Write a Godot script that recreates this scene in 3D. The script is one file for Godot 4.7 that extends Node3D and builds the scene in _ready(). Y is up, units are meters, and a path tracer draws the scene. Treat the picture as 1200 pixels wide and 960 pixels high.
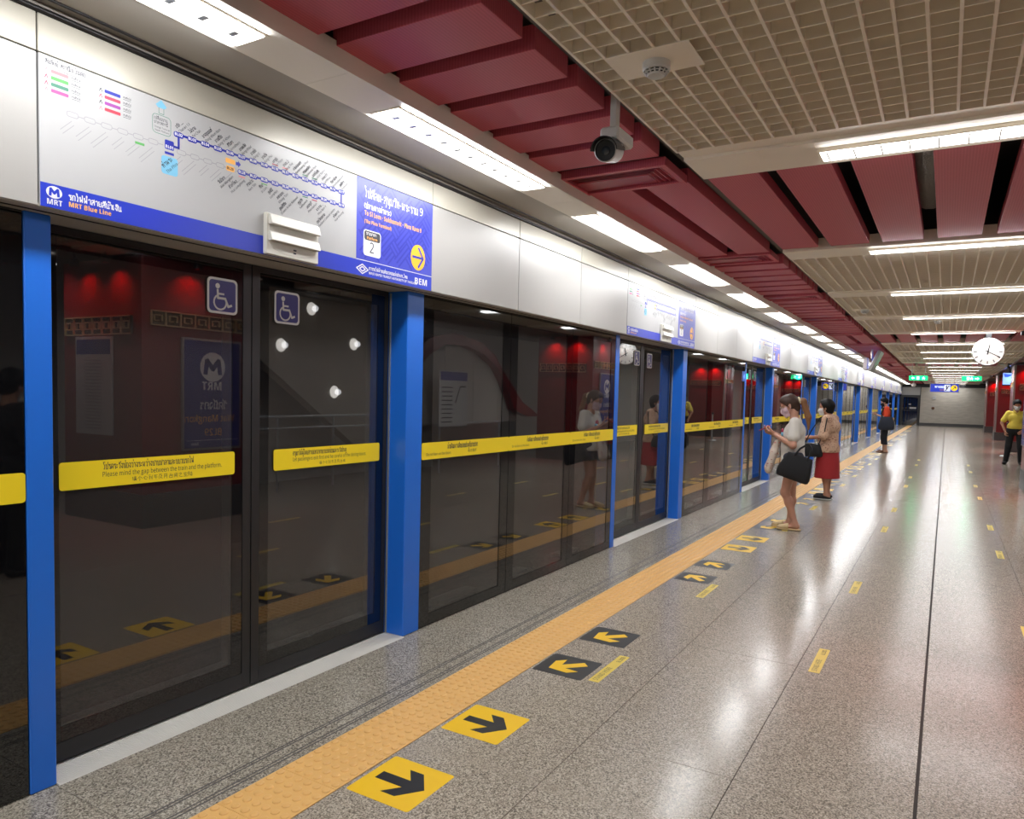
extends Node3D
# Underground railway platform with glass screen doors. x: across (screen doors on the left), y: up, -z: along the platform.

const BAY := 5.385          # length of one screen-door bay
const BAND := 2.945          # distance of the cream ceiling bands
const BAND0 := -4.162        # near edge of the first band in view
const WX := -2.825          # face of pillars and fixed glass
const DX := -2.962          # face of the sliding doors
const FX := -2.72           # face of the header panels
const Z_END := -58.0
const Z_BACK := 9.0
const CEIL := 2.876

var M := {}
var taken := {}
var rng := RandomNumberGenerator.new()


func _ready() -> void:
	rng.seed = 11
	# --- camera (principal point 30 px below the middle of the frame)
	var cam := Camera3D.new()
	cam.name = "camera"
	var right := Vector3(0.8600, 0.0250, -0.5096).normalized()
	var back := Vector3(0.5073, 0.0569, 0.8599).normalized()
	back = (back - right * back.dot(right)).normalized()
	cam.transform = Transform3D(Basis(right, back.cross(right), back), Vector3(0, 1.52, 0))
	cam.set_frustum(960.0 / 859.0 * 0.05, Vector2(0, 30.0 / 859.0 * 0.05), 0.05, 200.0)
	add_child(cam)
	cam.current = true
	# --- environment: underground, no sky light
	var env := Environment.new()
	env.background_mode = Environment.BG_COLOR
	env.background_color = Color.BLACK
	env.ambient_light_source = Environment.AMBIENT_SOURCE_DISABLED
	env.tonemap_mode = Environment.TONE_MAPPER_LINEAR
	env.tonemap_exposure = 1.6
	env.sdfgi_enabled = true
	env.ssao_enabled = true
	env.ssil_enabled = true
	var we := WorldEnvironment.new()
	we.name = "environment"
	we.environment = env
	add_child(we)
	make_materials()
	# --- large area lights: fluorescent fittings
	edge_lights()
	band_lights()
	# --- structure
	build_floor()
	build_header()
	build_screen_wall()
	build_ceiling()
	build_walls()
	# --- objects
	build_route_maps()
	build_door_stickers()
	build_floor_stickers()
	build_piers()
	build_ceiling_things()
	build_hanging_signs()
	build_people()


# ------------------------------------------------------------------ mesh builder
class MB:
	var v := PackedVector3Array()
	var n := PackedVector3Array()
	var t := PackedVector2Array()

	func tri(a: Vector3, b: Vector3, c: Vector3, o: Vector3) -> void:
		var nn := (c - a).cross(b - a)
		if nn.length_squared() < 1e-18:
			return
		nn = nn.normalized()
		if nn.dot((a + b + c) / 3.0 - o) < 0.0:
			nn = -nn
			v.append_array([a, c, b])
		else:
			v.append_array([a, b, c])
		n.append_array([nn, nn, nn])

	func quad(a: Vector3, b: Vector3, c: Vector3, d: Vector3, o: Vector3) -> void:
		tri(a, b, c, o)
		tri(a, c, d, o)

	func smooth(a: Vector3, b: Vector3, c: Vector3, na: Vector3, nb: Vector3, nc: Vector3) -> void:
		var g := (c - a).cross(b - a)
		if g.length_squared() < 1e-20:
			return
		if g.dot(na + nb + nc) < 0.0:
			v.append_array([a, c, b])
			n.append_array([na, nc, nb])
		else:
			v.append_array([a, b, c])
			n.append_array([na, nb, nc])

	func box(lo: Vector3, hi: Vector3) -> void:
		var o := (lo + hi) * 0.5
		var p := []
		for i in 8:
			p.append(Vector3(hi.x if i & 1 else lo.x, hi.y if i & 2 else lo.y, hi.z if i & 4 else lo.z))
		for f in [[0, 2, 6, 4], [1, 3, 7, 5], [0, 1, 5, 4], [2, 3, 7, 6], [0, 1, 3, 2], [4, 5, 7, 6]]:
			quad(p[f[0]], p[f[1]], p[f[2]], p[f[3]], o)

	func cbox(lo: Vector3, hi: Vector3, b: float) -> void:     # box with chamfered edges
		var o := (lo + hi) * 0.5
		var h := (hi - lo) * 0.5
		var s := [-1.0, 1.0]
		for sx in s:
			for ax in 3:
				var u := (ax + 1) % 3
				var w := (ax + 2) % 3
				var q := []
				for k in [[-1, -1], [1, -1], [1, 1], [-1, 1]]:
					var p := Vector3.ZERO
					p[ax] = sx * h[ax]
					p[u] = k[0] * (h[u] - b)
					p[w] = k[1] * (h[w] - b)
					q.append(o + p)
				quad(q[0], q[1], q[2], q[3], o)
		for ax in 3:
			var u := (ax + 1) % 3
			var w := (ax + 2) % 3
			for su in s:
				for sw in s:
					var q := []
					for k in [[-1, 0], [1, 0], [1, 1], [-1, 1]]:
						var p := Vector3.ZERO
						p[ax] = k[0] * (h[ax] - b)
						p[u] = su * (h[u] - (b if k[1] else 0.0))
						p[w] = sw * (h[w] - (0.0 if k[1] else b))
						q.append(o + p)
					quad(q[0], q[1], q[2], q[3], o)
		for sx in s:
			for sy in s:
				for sz in s:
					var g := Vector3(sx, sy, sz)
					var q := []
					for ax in 3:
						var p := Vector3.ZERO
						for i in 3:
							p[i] = g[i] * (h[i] - (0.0 if i == ax else b))
						q.append(o + p)
					tri(q[0], q[1], q[2], o)

	# polygon in the plane (o, ex, ey), pushed out by dep
	func prism(poly: PackedVector2Array, o: Vector3, ex: Vector3, ey: Vector3, dep: Vector3) -> void:
		var ix := Geometry2D.triangulate_polygon(poly)
		var p := []
		var mid := Vector3.ZERO
		for q in poly:
			p.append(o + ex * q.x + ey * q.y)
			mid += p[-1]
		mid /= poly.size()
		for k in range(0, ix.size(), 3):
			var c: Vector3 = (p[ix[k]] + p[ix[k + 1]] + p[ix[k + 2]]) / 3.0
			tri(p[ix[k]], p[ix[k + 1]], p[ix[k + 2]], c + dep)
			if dep.length() > 0.0:
				tri(p[ix[k]] + dep, p[ix[k + 1]] + dep, p[ix[k + 2]] + dep, c)
		if dep.length() == 0.0:
			return
		var area := 0.0
		for i in poly.size():
			area += poly[i].cross(poly[(i + 1) % poly.size()])
		var face := ex.cross(ey)
		for i in poly.size():
			var a: Vector3 = p[i]
			var b: Vector3 = p[(i + 1) % poly.size()]
			var out := (b - a).cross(face) * signf(area)
			quad(a, b, b + dep, a + dep, (a + b) * 0.5 + dep * 0.5 - out.normalized() * 0.01)

	func tube(pts: Array, r0: float, r1: float, sides := 10, caps := true) -> void:
		var rings := []
		var nor := []
		var side := Vector3.ZERO
		for i in pts.size():
			var d: Vector3 = (pts[mini(i + 1, pts.size() - 1)] - pts[maxi(i - 1, 0)]).normalized()
			if i == 0:
				side = d.cross(Vector3.UP if absf(d.y) < 0.9 else Vector3.RIGHT).normalized()
			side = (side - d * side.dot(d)).normalized()
			var up := d.cross(side)
			var r := lerpf(r0, r1, i / maxf(1.0, pts.size() - 1.0))
			var ring := []
			var nn := []
			for k in sides:
				var a := TAU * k / sides
				var e := side * cos(a) + up * sin(a)
				nn.append(e)
				ring.append(pts[i] + e * r)
			rings.append(ring)
			nor.append(nn)
		for i in pts.size() - 1:
			for k in sides:
				var k2 := (k + 1) % sides
				smooth(rings[i][k], rings[i + 1][k], rings[i + 1][k2], nor[i][k], nor[i + 1][k], nor[i + 1][k2])
				smooth(rings[i][k], rings[i + 1][k2], rings[i][k2], nor[i][k], nor[i + 1][k2], nor[i][k2])
		if caps:
			for k in sides:
				tri(pts[0], rings[0][k], rings[0][(k + 1) % sides], pts[1])
				tri(pts[-1], rings[-1][k], rings[-1][(k + 1) % sides], pts[-2])

	# profile of (radius, height) turned about the axis ay at o; ax, az span the disc
	func lathe(prof: Array, o: Vector3, ax: Vector3, ay: Vector3, az: Vector3, segs := 24) -> void:
		for i in prof.size() - 1:
			var a: Vector2 = prof[i]
			var b: Vector2 = prof[i + 1]
			var e := (b - a).normalized()
			var pn := Vector2(e.y, -e.x)
			for k in segs:
				var t0 := TAU * k / segs
				var t1 := TAU * (k + 1) / segs
				var d0 := ax * cos(t0) + az * sin(t0)
				var d1 := ax * cos(t1) + az * sin(t1)
				var n0 := d0 * pn.x + ay * pn.y
				var n1 := d1 * pn.x + ay * pn.y
				var p00 := o + d0 * a.x + ay * a.y
				var p01 := o + d0 * b.x + ay * b.y
				var p10 := o + d1 * a.x + ay * a.y
				var p11 := o + d1 * b.x + ay * b.y
				smooth(p00, p01, p11, n0, n0, n1)
				smooth(p00, p11, p10, n0, n1, n1)

	# rounded boxes stacked along y: rows of [y, half x, half z, corner, shift x, shift z]
	func loft(rows: Array) -> void:
		var rings := []
		for r in rows:
			var ring := []
			for q in 4:
				for i in 5:
					var a: float = PI / 2 * q + PI / 2 * i / 4.0
					var cx: float = (r[1] - r[3]) * (1.0 if q == 0 or q == 3 else -1.0)
					var cz: float = (r[2] - r[3]) * (1.0 if q < 2 else -1.0)
					ring.append(Vector3(r[4] + cx + cos(a) * r[3], r[0], r[5] + cz + sin(a) * r[3]))
			rings.append(ring)
		var n_ := 20
		var nor := func(i: int, k: int) -> Vector3:
			var up: Vector3 = rings[mini(i + 1, rings.size() - 1)][k] - rings[maxi(i - 1, 0)][k]
			var along: Vector3 = rings[i][(k + 1) % n_] - rings[i][(k + n_ - 1) % n_]
			return up.cross(along).normalized()
		for i in rings.size() - 1:
			for k in n_:
				var k2 := (k + 1) % n_
				smooth(rings[i][k], rings[i + 1][k], rings[i + 1][k2], nor.call(i, k), nor.call(i + 1, k), nor.call(i + 1, k2))
				smooth(rings[i][k], rings[i + 1][k2], rings[i][k2], nor.call(i, k), nor.call(i + 1, k2), nor.call(i, k2))
		for e in [0, rings.size() - 1]:
			var c := Vector3(rows[e][4], rows[e][0], rows[e][5])
			for k in n_:
				tri(c, rings[e][k], rings[e][(k + 1) % n_], c + Vector3(0, 1.0 if e == 0 else -1.0, 0))

	func disc(o: Vector3, ax: Vector3, az: Vector3, r: float, nn: Vector3, segs := 24) -> void:
		for k in segs:
			var t0 := TAU * k / segs
			var t1 := TAU * (k + 1) / segs
			tri(o, o + (ax * cos(t0) + az * sin(t0)) * r, o + (ax * cos(t1) + az * sin(t1)) * r, o - nn)

	func ball(o: Vector3, r: Vector3, segs := 14, rings := 9) -> void:
		var pt := func(i: int, k: int) -> Vector3:
			var a := PI * i / rings
			var b := TAU * k / segs
			return Vector3(sin(a) * cos(b), cos(a), sin(a) * sin(b))
		for i in rings:
			for k in segs:
				var a: Vector3 = pt.call(i, k)
				var b: Vector3 = pt.call(i + 1, k)
				var c: Vector3 = pt.call(i + 1, k + 1)
				var d: Vector3 = pt.call(i, k + 1)
				smooth(o + a * r, o + b * r, o + c * r, a, b, c)
				smooth(o + a * r, o + c * r, o + d * r, a, c, d)

	# ribbon strokes in the plane (o, ex, ey); polylines of Vector2
	func stroke(pts: PackedVector2Array, w: float, o: Vector3, ex: Vector3, ey: Vector3, nn: Vector3) -> void:
		for i in pts.size() - 1:
			var d := (pts[i + 1] - pts[i])
			if d.length() < 1e-6:
				continue
			d = d.normalized() * w * 0.5
			var s := Vector2(-d.y, d.x)
			var a := pts[i] - d * 0.6
			var b := pts[i + 1] + d * 0.6
			var q := []
			for p in [a + s, b + s, b - s, a - s]:
				q.append(o + ex * p.x + ey * p.y)
			quad(q[0], q[1], q[2], q[3], (q[0] + q[2]) * 0.5 - nn)

	func add(other: MB, x: Transform3D) -> void:
		for i in other.v.size():
			v.append(x * other.v[i])
			n.append((x.basis * other.n[i]).normalized())

	func mesh() -> ArrayMesh:
		var a := []
		a.resize(Mesh.ARRAY_MAX)
		a[Mesh.ARRAY_VERTEX] = v
		a[Mesh.ARRAY_NORMAL] = n
		if t.size() == v.size() and t.size() > 0:
			a[Mesh.ARRAY_TEX_UV] = t
		var m := ArrayMesh.new()
		m.add_surface_from_arrays(Mesh.PRIMITIVE_TRIANGLES, a)
		return m


# ------------------------------------------------------------------ nodes
func numbered(called: String) -> String:
	var k: int = taken.get(called, 0)
	taken[called] = k + 1
	return called if k == 0 else "%s_%03d" % [called, k]

func meta(o: Node, label := "", category := "", group := "", kind := "") -> Node:
	for p in [["label", label], ["category", category], ["group", group], ["kind", kind]]:
		if p[1] != "":
			o.set_meta(p[0], p[1])
	return o

func thing(called: String, label: String, category: String, at := Vector3.ZERO, group := "") -> Node3D:
	var o := Node3D.new()
	o.name = numbered(called)
	add_child(o)
	o.position = at
	meta(o, label, category, group)
	return o

func struct(called: String, label: String, category: String) -> Node3D:
	var o := thing(called, label, category)
	o.set_meta("kind", "structure")
	return o

func part(parent: Node, called: String, mb, m: Material, at := Vector3.ZERO) -> MeshInstance3D:
	var o := MeshInstance3D.new()
	o.name = called
	o.mesh = mb.mesh() if mb is MB else mb
	o.material_override = m
	o.position = at
	parent.add_child(o, true)
	return o

func nth(n: int) -> String:
	var w := ["first", "second", "third", "fourth", "fifth", "sixth", "seventh", "eighth", "ninth", "tenth", "eleventh", "twelfth", "thirteenth", "fourteenth", "fifteenth", "sixteenth", "seventeenth", "eighteenth", "nineteenth"]
	return w[n - 1] if n <= 19 else "twentieth" if n == 20 else "twenty-" + w[n - 21]

# bay 0 is the one with the first door pair in view; bays are counted from the end wall, where a count means the same from everywhere
func bay_label(src: Node, i: int) -> String:
	var base: String = src.get_meta("base", src.get_meta("label"))
	src.set_meta("base", base)
	return base + " in the %s bay from the end door" % nth(11 - i)

func dup(src: Node3D, at: Vector3, label := "") -> Node3D:
	var base := String(src.name)
	if base.length() > 4 and base[-4] == "_" and base.right(3).is_valid_int():
		base = base.left(-4)
	var c := src.duplicate()
	c.name = numbered(base)
	add_child(c)
	c.position = at
	if label != "":
		c.set_meta("label", label)
	return c


# ------------------------------------------------------------------ materials
func mat(called: String, col: Color, rough := 0.6, metal := 0.0, spec := 0.5) -> StandardMaterial3D:
	var m := StandardMaterial3D.new()
	m.resource_name = called
	m.albedo_color = col
	m.roughness = rough
	m.metallic = metal
	m.metallic_specular = spec
	M[called] = m
	return m

func glow(called: String, col: Color, energy: float) -> StandardMaterial3D:
	var m := mat(called, col, 0.5)
	m.emission_enabled = true
	m.emission = col
	m.emission_energy_multiplier = energy
	return m

func tri_tex(m: StandardMaterial3D, tex: Texture2D, metres: float) -> void:
	m.albedo_texture = tex
	m.uv1_triplanar = true
	m.uv1_world_triplanar = true
	m.uv1_scale = Vector3.ONE / metres

func granite(size: int, tones: Array, shares: Array, grain: int, seed_: int) -> ImageTexture:
	var r := RandomNumberGenerator.new()
	r.seed = seed_
	var data := PackedByteArray()
	data.resize(size * size * 3)
	var noise := FastNoiseLite.new()
	noise.seed = seed_
	noise.noise_type = FastNoiseLite.TYPE_CELLULAR
	noise.cellular_return_type = FastNoiseLite.RETURN_CELL_VALUE
	noise.frequency = 1.0 / grain
	var big := noise.get_seamless_image(size, size, false, false, 0.1, true)
	big.convert(Image.FORMAT_L8)
	var raw := big.get_data()
	# the picture's values are ranked, so that each tone gets its share
	var hist := PackedInt32Array()
	hist.resize(256)
	for b in raw:
		hist[b] += 1
	var lut := PackedInt32Array()
	lut.resize(256)
	var sum := 0.0
	for b in 256:
		sum += hist[b]
		var f := sum / raw.size()
		var k := 0
		var acc := 0.0
		for s in shares.size():
			acc += shares[s]
			if f <= acc + 1e-6:
				k = s
				break
		lut[b] = k
	for i in raw.size():
		var c: Color = tones[lut[raw[i]]]
		var j := 1.0 + (r.randf() - 0.5) * 0.16
		data[i * 3] = clampi(int(c.r8 * j), 0, 255)
		data[i * 3 + 1] = clampi(int(c.g8 * j), 0, 255)
		data[i * 3 + 2] = clampi(int(c.b8 * j), 0, 255)
	return ImageTexture.create_from_image(Image.create_from_data(size, size, false, Image.FORMAT_RGB8, data))

func noise_tex(freq: float, lo: Color, hi: Color, seed_: int, oct := 4) -> NoiseTexture2D:
	var nz := FastNoiseLite.new()
	nz.seed = seed_
	nz.frequency = freq
	nz.fractal_octaves = oct
	var tx := NoiseTexture2D.new()
	tx.width = 512
	tx.height = 512
	tx.seamless = true
	tx.noise = nz
	var g := Gradient.new()
	g.set_color(0, lo)
	g.set_color(1, hi)
	tx.color_ramp = g
	return tx

func stripe_tex(a: Color, b: Color) -> ImageTexture:
	var im := Image.create(64, 64, false, Image.FORMAT_RGB8)
	for y in 64:
		for x in 64:
			im.set_pixel(x, y, a.lerp(b, 0.5 + 0.5 * sin(TAU * (x * 4 + y * 0) / 64.0)))
	return ImageTexture.create_from_image(im)

func dots_tex(base: Color, dot: Color) -> ImageTexture:
	var im := Image.create(256, 256, false, Image.FORMAT_RGB8)
	im.fill(base)
	var r := RandomNumberGenerator.new()
	r.seed = 5
	for k in 60:
		var c := Vector2(r.randf_range(6, 250), r.randf_range(6, 250))
		var rad := r.randf_range(3.0, 7.0)
		var e := r.randf_range(0.5, 1.0)
		var col := dot.lerp(Color("8a4a3c"), r.randf())
		for y in range(int(c.y - 8), int(c.y + 9)):
			for x in range(int(c.x - 8), int(c.x + 9)):
				if x >= 0 and y >= 0 and x < 256 and y < 256 and Vector2((x - c.x) * e, y - c.y).length() < rad:
					im.set_pixel(x, y, col)
	return ImageTexture.create_from_image(im)

func make_materials() -> void:
	var m := mat("floor granite", Color.WHITE, 0.17, 0.0, 0.3)
	tri_tex(m, granite(1024, [Color("635c54"), Color("8e8577"), Color("a59b8d"), Color("c0b6a6")], [0.16, 0.34, 0.32, 0.18], 3, 3), 1.7)
	m.roughness_texture = noise_tex(0.012, Color(0.75, 0.75, 0.75), Color(1.25, 1.25, 1.25).clamp(), 8)
	m.roughness = 0.21
	m = mat("edge granite", Color.WHITE, 0.2, 0.0, 0.5)
	tri_tex(m, granite(1024, [Color("5e5850"), Color("8a8477"), Color("a29b8c"), Color("bab3a4")], [0.2, 0.34, 0.3, 0.16], 3, 9), 1.9)
	mat("joint", Color("3a3531"), 0.9)
	mat("groove rubber", Color("4d4a47"), 0.8)
	mat("tactile", Color("e0b06a"), 0.42)
	mat("pillar blue", Color("1b6edb"), 0.33, 0.0, 0.55)
	mat("steel trim", Color("b9bdc0"), 0.35, 0.7)
	m = mat("ribbed sill", Color("d5d3cc"), 0.4, 0.25)
	mat("door frame", Color("232223"), 0.4)
	mat("frit", Color("0b0b0d"), 0.03, 0.0, 0.8)
	mat("inner alu", Color("b6bab6"), 0.5, 0.2)
	m = mat("dark glass", Color(0.22, 0.21, 0.205, 0.6), 0.0, 0.0, 1.0)
	m.transparency = BaseMaterial3D.TRANSPARENCY_ALPHA
	m.clearcoat_enabled = true
	m.clearcoat = 0.75
	m.clearcoat_roughness = 0.0
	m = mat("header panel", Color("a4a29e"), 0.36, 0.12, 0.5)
	m = mat("upper panel", Color("b9b4a6"), 0.34, 0.12, 0.5)
	mat("soffit grey", Color("a39c91"), 0.5)
	mat("gasket", Color("171618"), 0.35)
	mat("cream sheet", Color("efe8da"), 0.5)
	mat("cream band", Color("efe5d3"), 0.55)
	mat("grid cream", Color("efe4d0"), 0.6)
	m = mat("ceiling red", Color.WHITE, 0.5, 0.0, 0.4)
	tri_tex(m, stripe_tex(Color("b44d57"), Color("c05864")), 0.06)
	mat("grille red", Color("a32b3a"), 0.35)
	mat("plenum", Color("6f6b67"), 0.9)
	m = mat("foil duct", Color("c9c4bb"), 0.35, 0.5)
	m.normal_enabled = true
	var nt := noise_tex(0.05, Color.BLACK, Color.WHITE, 12)
	nt.as_normal_map = true
	nt.bump_strength = 12.0
	nt.color_ramp = null
	m.normal_texture = nt
	m.uv1_triplanar = true
	m.uv1_scale = Vector3.ONE * 2.0
	m = mat("concrete", Color.WHITE, 0.6)
	tri_tex(m, noise_tex(0.012, Color("aaa397"), Color("bdb6aa"), 21), 3.2)
	m.uv1_scale = Vector3(0.25, 1.2, 0.25)
	m = mat("wall grey", Color("b0aca5"), 0.5)
	mat("plinth", Color("4a4948"), 0.4)
	mat("pier red", Color("741519"), 0.28, 0.0, 0.55)
	mat("pier steel", Color("a9a09a"), 0.3, 0.7)
	mat("lattice brass", Color("cbb78c"), 0.35, 0.4)
	mat("lattice dark", Color("5a4a3c"), 0.5)
	mat("tunnel", Color("1b1b1c"), 0.9)
	# print and signs
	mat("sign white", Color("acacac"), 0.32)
	mat("sign blue", Color("2338b4"), 0.34)
	mat("sign blue panel", Color("3b44b2"), 0.34)
	mat("sign pattern", Color("2c33a0"), 0.36)
	mat("ink", Color("33333c"), 0.6)
	mat("ink navy", Color("1d2a9c"), 0.5)
	mat("ink white", Color("dcdcde"), 0.45)
	mat("ink orange", Color("f3b04e"), 0.45)
	mat("ink grey", Color("959397"), 0.5)
	mat("ink pink", Color("d87d82"), 0.5)
	mat("ink green", Color("559f55"), 0.5)
	mat("ink deep green", Color("3f7d67"), 0.5)
	mat("ink magenta", Color("d94a89"), 0.5)
	mat("ink maroon", Color("a83a56"), 0.5)
	mat("ink purple", Color("8e3793"), 0.5)
	mat("ink red", Color("ee3145"), 0.5)
	mat("ink sky", Color("74b4d2"), 0.5)
	mat("arrow amber", Color("f2b128"), 0.4)
	mat("sticker yellow", Color("f4d824"), 0.35)
	mat("floor yellow", Color("efc01c"), 0.4)
	mat("floor black", Color("18181a"), 0.45)
	mat("strip yellow", Color("d9bf4c"), 0.45)
	mat("sticker navy", Color("322f7c"), 0.35)
	mat("speaker cream", Color("cfccc2"), 0.45)
	mat("white plastic", Color("c8c6c0"), 0.4)
	mat("black plastic", Color("151517"), 0.35)
	mat("lens glass", Color("30353b"), 0.06, 0.0, 0.9)
	mat("clock white", Color("f7f5ee"), 0.4)
	# cloth and people
	for s in [["skin light", "c08e76"], ["skin tan", "b07d62"], ["skin pale", "c79a80"]]:
		var k := mat(s[0], Color(s[1]), 0.5)
		k.subsurf_scatter_enabled = true
		k.subsurf_scatter_strength = 0.08
	mat("hair brown", Color("3c2417"), 0.6)
	mat("hair ponytail", Color("7d5534"), 0.6)
	mat("hair black", Color("0e0b0b"), 0.62, 0.0, 0.35)
	for s in [["tee white", "d8d3ca"], ["skirt red", "9c2126"], ["denim dark", "23283a"], ["trousers black", "121214"], ["polo yellow", "d9c04a"], ["tee orange", "d8431e"], ["trousers navy", "191c28"], ["bag black", "111114"], ["bag navy", "1f2533"], ["mask pink", "cfb4bd"], ["mask white", "dedcda"], ["mask black", "1a1a1c"], ["slipper straw", "cdb489"], ["shoe black", "161618"], ["shoe sole", "c9c7c2"], ["sandal brown", "6b4a36"], ["scrunchie", "d9cfae"], ["coat dark", "1e1c1d"], ["grey cloth", "4a4a4e"]]:
		var k := mat(s[0], Color(s[1]), 0.8)
		k.rim_enabled = true
		k.rim = 0.25
	m = mat("blouse print", Color.WHITE, 0.85)
	m.albedo_texture = dots_tex(Color("c6a38a"), Color("5a2c26"))
	m.uv1_triplanar = true
	m.uv1_scale = Vector3.ONE * 3.4
	m = mat("cloth print", Color.WHITE, 0.85)
	m.albedo_texture = dots_tex(Color("cdbfb0"), Color("b5605c"))
	m.uv1_triplanar = true
	m.uv1_scale = Vector3.ONE * 2.6
	mat("phone red", Color("b0322c"), 0.3)
	mat("eye white", Color("e8e4e0"), 0.3)
	mat("eye dark", Color("1c1412"), 0.2)
	glow("lamp white", Color(1.0, 0.985, 0.955), 3.2)
	glow("lamp tube", Color(1.0, 0.99, 0.97), 2.6)
	glow("downlight disc", Color(1.0, 0.98, 0.95), 2.0)
	glow("red lamp disc", Color(1.0, 0.06, 0.05), 3.0)
	glow("exit sign green", Color(0.0, 0.80, 0.50), 0.75)
	glow("exit sign white", Color(0.85, 1.0, 0.97), 1.1)
	glow("screen blue", Color(0.28, 0.42, 0.95), 0.45)
	glow("screen pale", Color(0.55, 0.68, 1.0), 0.9)
	glow("sign lit blue", Color(0.16, 0.24, 0.72), 0.5)
	glow("sign lit white", Color(0.85, 0.88, 0.95), 0.6)
	glow("sign lit yellow", Color(0.98, 0.83, 0.05), 0.6)


# ------------------------------------------------------------------ lettering
const THAI := {
	"ก": "6|03 07 16 08 19 49 58 53", "ข": "6|18 08 09 19 26 23 53 59", "ค": "6|03 08 19 49 58 53/03 36 27 17", "ง": "5|28 19 39 48 43 33 06",
	"จ": "6|08 19 49 58 53 43/53 23 26 36", "ช": "6|18 08 09 19 26 23 53 58 6a", "ด": "6|03 08 19 49 58 53/03 25 36 26", "ต": "6|03 08 19 38 49 58 53/03 25 36",
	"ถ": "6|03 13 14 07 16 08 19 49 58 53", "ท": "6|18 08 09 19 13 39 49 58 53", "น": "6|18 08 09 19 13 53 59/53 63 64 54", "บ": "6|18 08 09 19 13 53 59",
	"ป": "6|18 08 09 19 13 53 5c", "ผ": "6|18 08 09 19 03 36 53 59", "พ": "7|18 08 09 19 13 36 53 59", "ฟ": "7|18 08 09 19 13 36 53 5c", "ม": "6|18 08 09 19 13 03 04 14 53 59",
	"ย": "6|19 09 07 26 05 13 53 59", "ร": "5|08 19 38 49/19 36 46 43 33 34", "ล": "6|08 19 49 58 53/58 36 16 03 13", "ว": "5|08 19 39 48 43 33 34",
	"ส": "6|08 19 49 58 53/58 36 16 03 13/37 5a", "ห": "7|18 08 09 19 13 46 57 59/46 53", "อ": "6|16 07 05 03 53 58 49 19 08", "ณ": "7|03 13 14 07 08 19 38 33 63 69",
	"า": "5|08 19 39 48 43", "ะ": "4|08 07 17 28/05 04 14 25", "ำ": "5|08 19 39 48 43/0b 1b 1c 0c 0b", "เ": "3|09 03 13 14 04", "แ": "5|09 03 13 14 04/39 33 43 44 34",
	"โ": "5|33 23 24 34 38 1a 0c 4c", "ไ": "5|33 23 24 34 38 1b 0d 2c", "ใ": "5|33 23 24 34 38 2b 1c 3c", "-": "4|06 36", "(": "3|2a 08 05 23", ")": "3|0a 28 25 03", " ": "4|",
	"ิ": "0|1a 2b 5b 6a 1a", "ี": "0|1a 2b 5b 6a 1a/6a 6c", "ั": "0|2b 1a 4a 6c", "่": "0|5b 5d", "้": "0|4c 5d 4b 6c", "ุ": "0|52 50 40", "ู": "0|52 50 30 31", "์": "0|4c 5b 6d", "็": "0|2a 3c 5b",
}
const HAN := {
	"请": "08 17/06 16 12 23/38 88/36 86/34 94/62 69/43 40/43 83 80/42 82", "小": "49 40 30/27 04/67 94", "心": "16 04/37 32 61 82/48 56/77 94", "列": "09 49/27 13/26 46 20/66 62/89 81 70",
	"车": "08 88/38 14/14 84/58 50", "及": "09 69 56 76 30/38 05 00/34 80", "月": "19 14 00/19 79 70 60/16 76/14 74", "台": "49 26/26 86/77 95/14 84 80 10 14", "间": "18 10/38 88 80 70/36 66 62 32 36/34 64",
	"之": "49 48/07 77 23/12 40 90", "空": "49 48/07 97 96/07 06/36 24/56 64/13 83/43 40/00 90", "隙": "09 00/09 29 16 25 13/79 76/48 57/98 87/45 95 92 42 45/73 70/51 40/81 90",
	"操": "09 00/07 27/04 24/49 89 87 47 49/36 56 54 34 36/76 96 94 74 76/33 93/63 60/42 30/72 90", "作": "28 04/16 10/59 36/48 98/58 50/55 85/53 83", "勿": "38 14/37 97 70 60/46 21/66 31",
}

func grid_pts(s: String) -> PackedVector2Array:
	var out := PackedVector2Array()
	for q in s.split(" ", false):
		out.append(Vector2(q.substr(0, 1).to_int(), ("0x" + q.substr(1, 1)).hex_to_int()))
	return out

# Thai line of letter height h (consonant), starting at (x, y) in the plane; returns its width
func thai(mb: MB, s: String, x: float, y: float, h: float, o: Vector3, ex: Vector3, ey: Vector3, bold := 1.1, squeeze := 1.0) -> float:
	var nn := ex.cross(ey).normalized()
	var k := h / 6.0
	var kx := k * squeeze
	var at := x
	var last := 6.0
	for ch in s:
		var g: String = THAI.get(ch, "5|03 53")
		var w := g.get_slice("|", 0).to_float()
		var off := 0.0 if w > 0.0 else -(last + 1.4) * kx
		for st in g.get_slice("|", 1).split("/", false):
			var pts := PackedVector2Array()
			for p in grid_pts(st):
				pts.append(Vector2(at + off + p.x * kx, y + (p.y - 3.0) * k))
			mb.stroke(pts, bold * k, o, ex, ey, nn)
		if w > 0.0:
			at += (w + 1.4) * kx
			last = w
	return at - x

func han(mb: MB, s: String, x: float, y: float, h: float, o: Vector3, ex: Vector3, ey: Vector3, bold := 0.9) -> float:
	var nn := ex.cross(ey).normalized()
	var k := h / 9.0
	var at := x
	for ch in s:
		for st in HAN.get(ch, "00 90 99 09 00").split("/", false):
			var pts := PackedVector2Array()
			for p in grid_pts(st):
				pts.append(Vector2(at + p.x * k, y + p.y * k))
			mb.stroke(pts, bold * k, o, ex, ey, nn)
		at += 11.5 * k
	return at - x

var fonts := {}
var letters := {}
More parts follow.
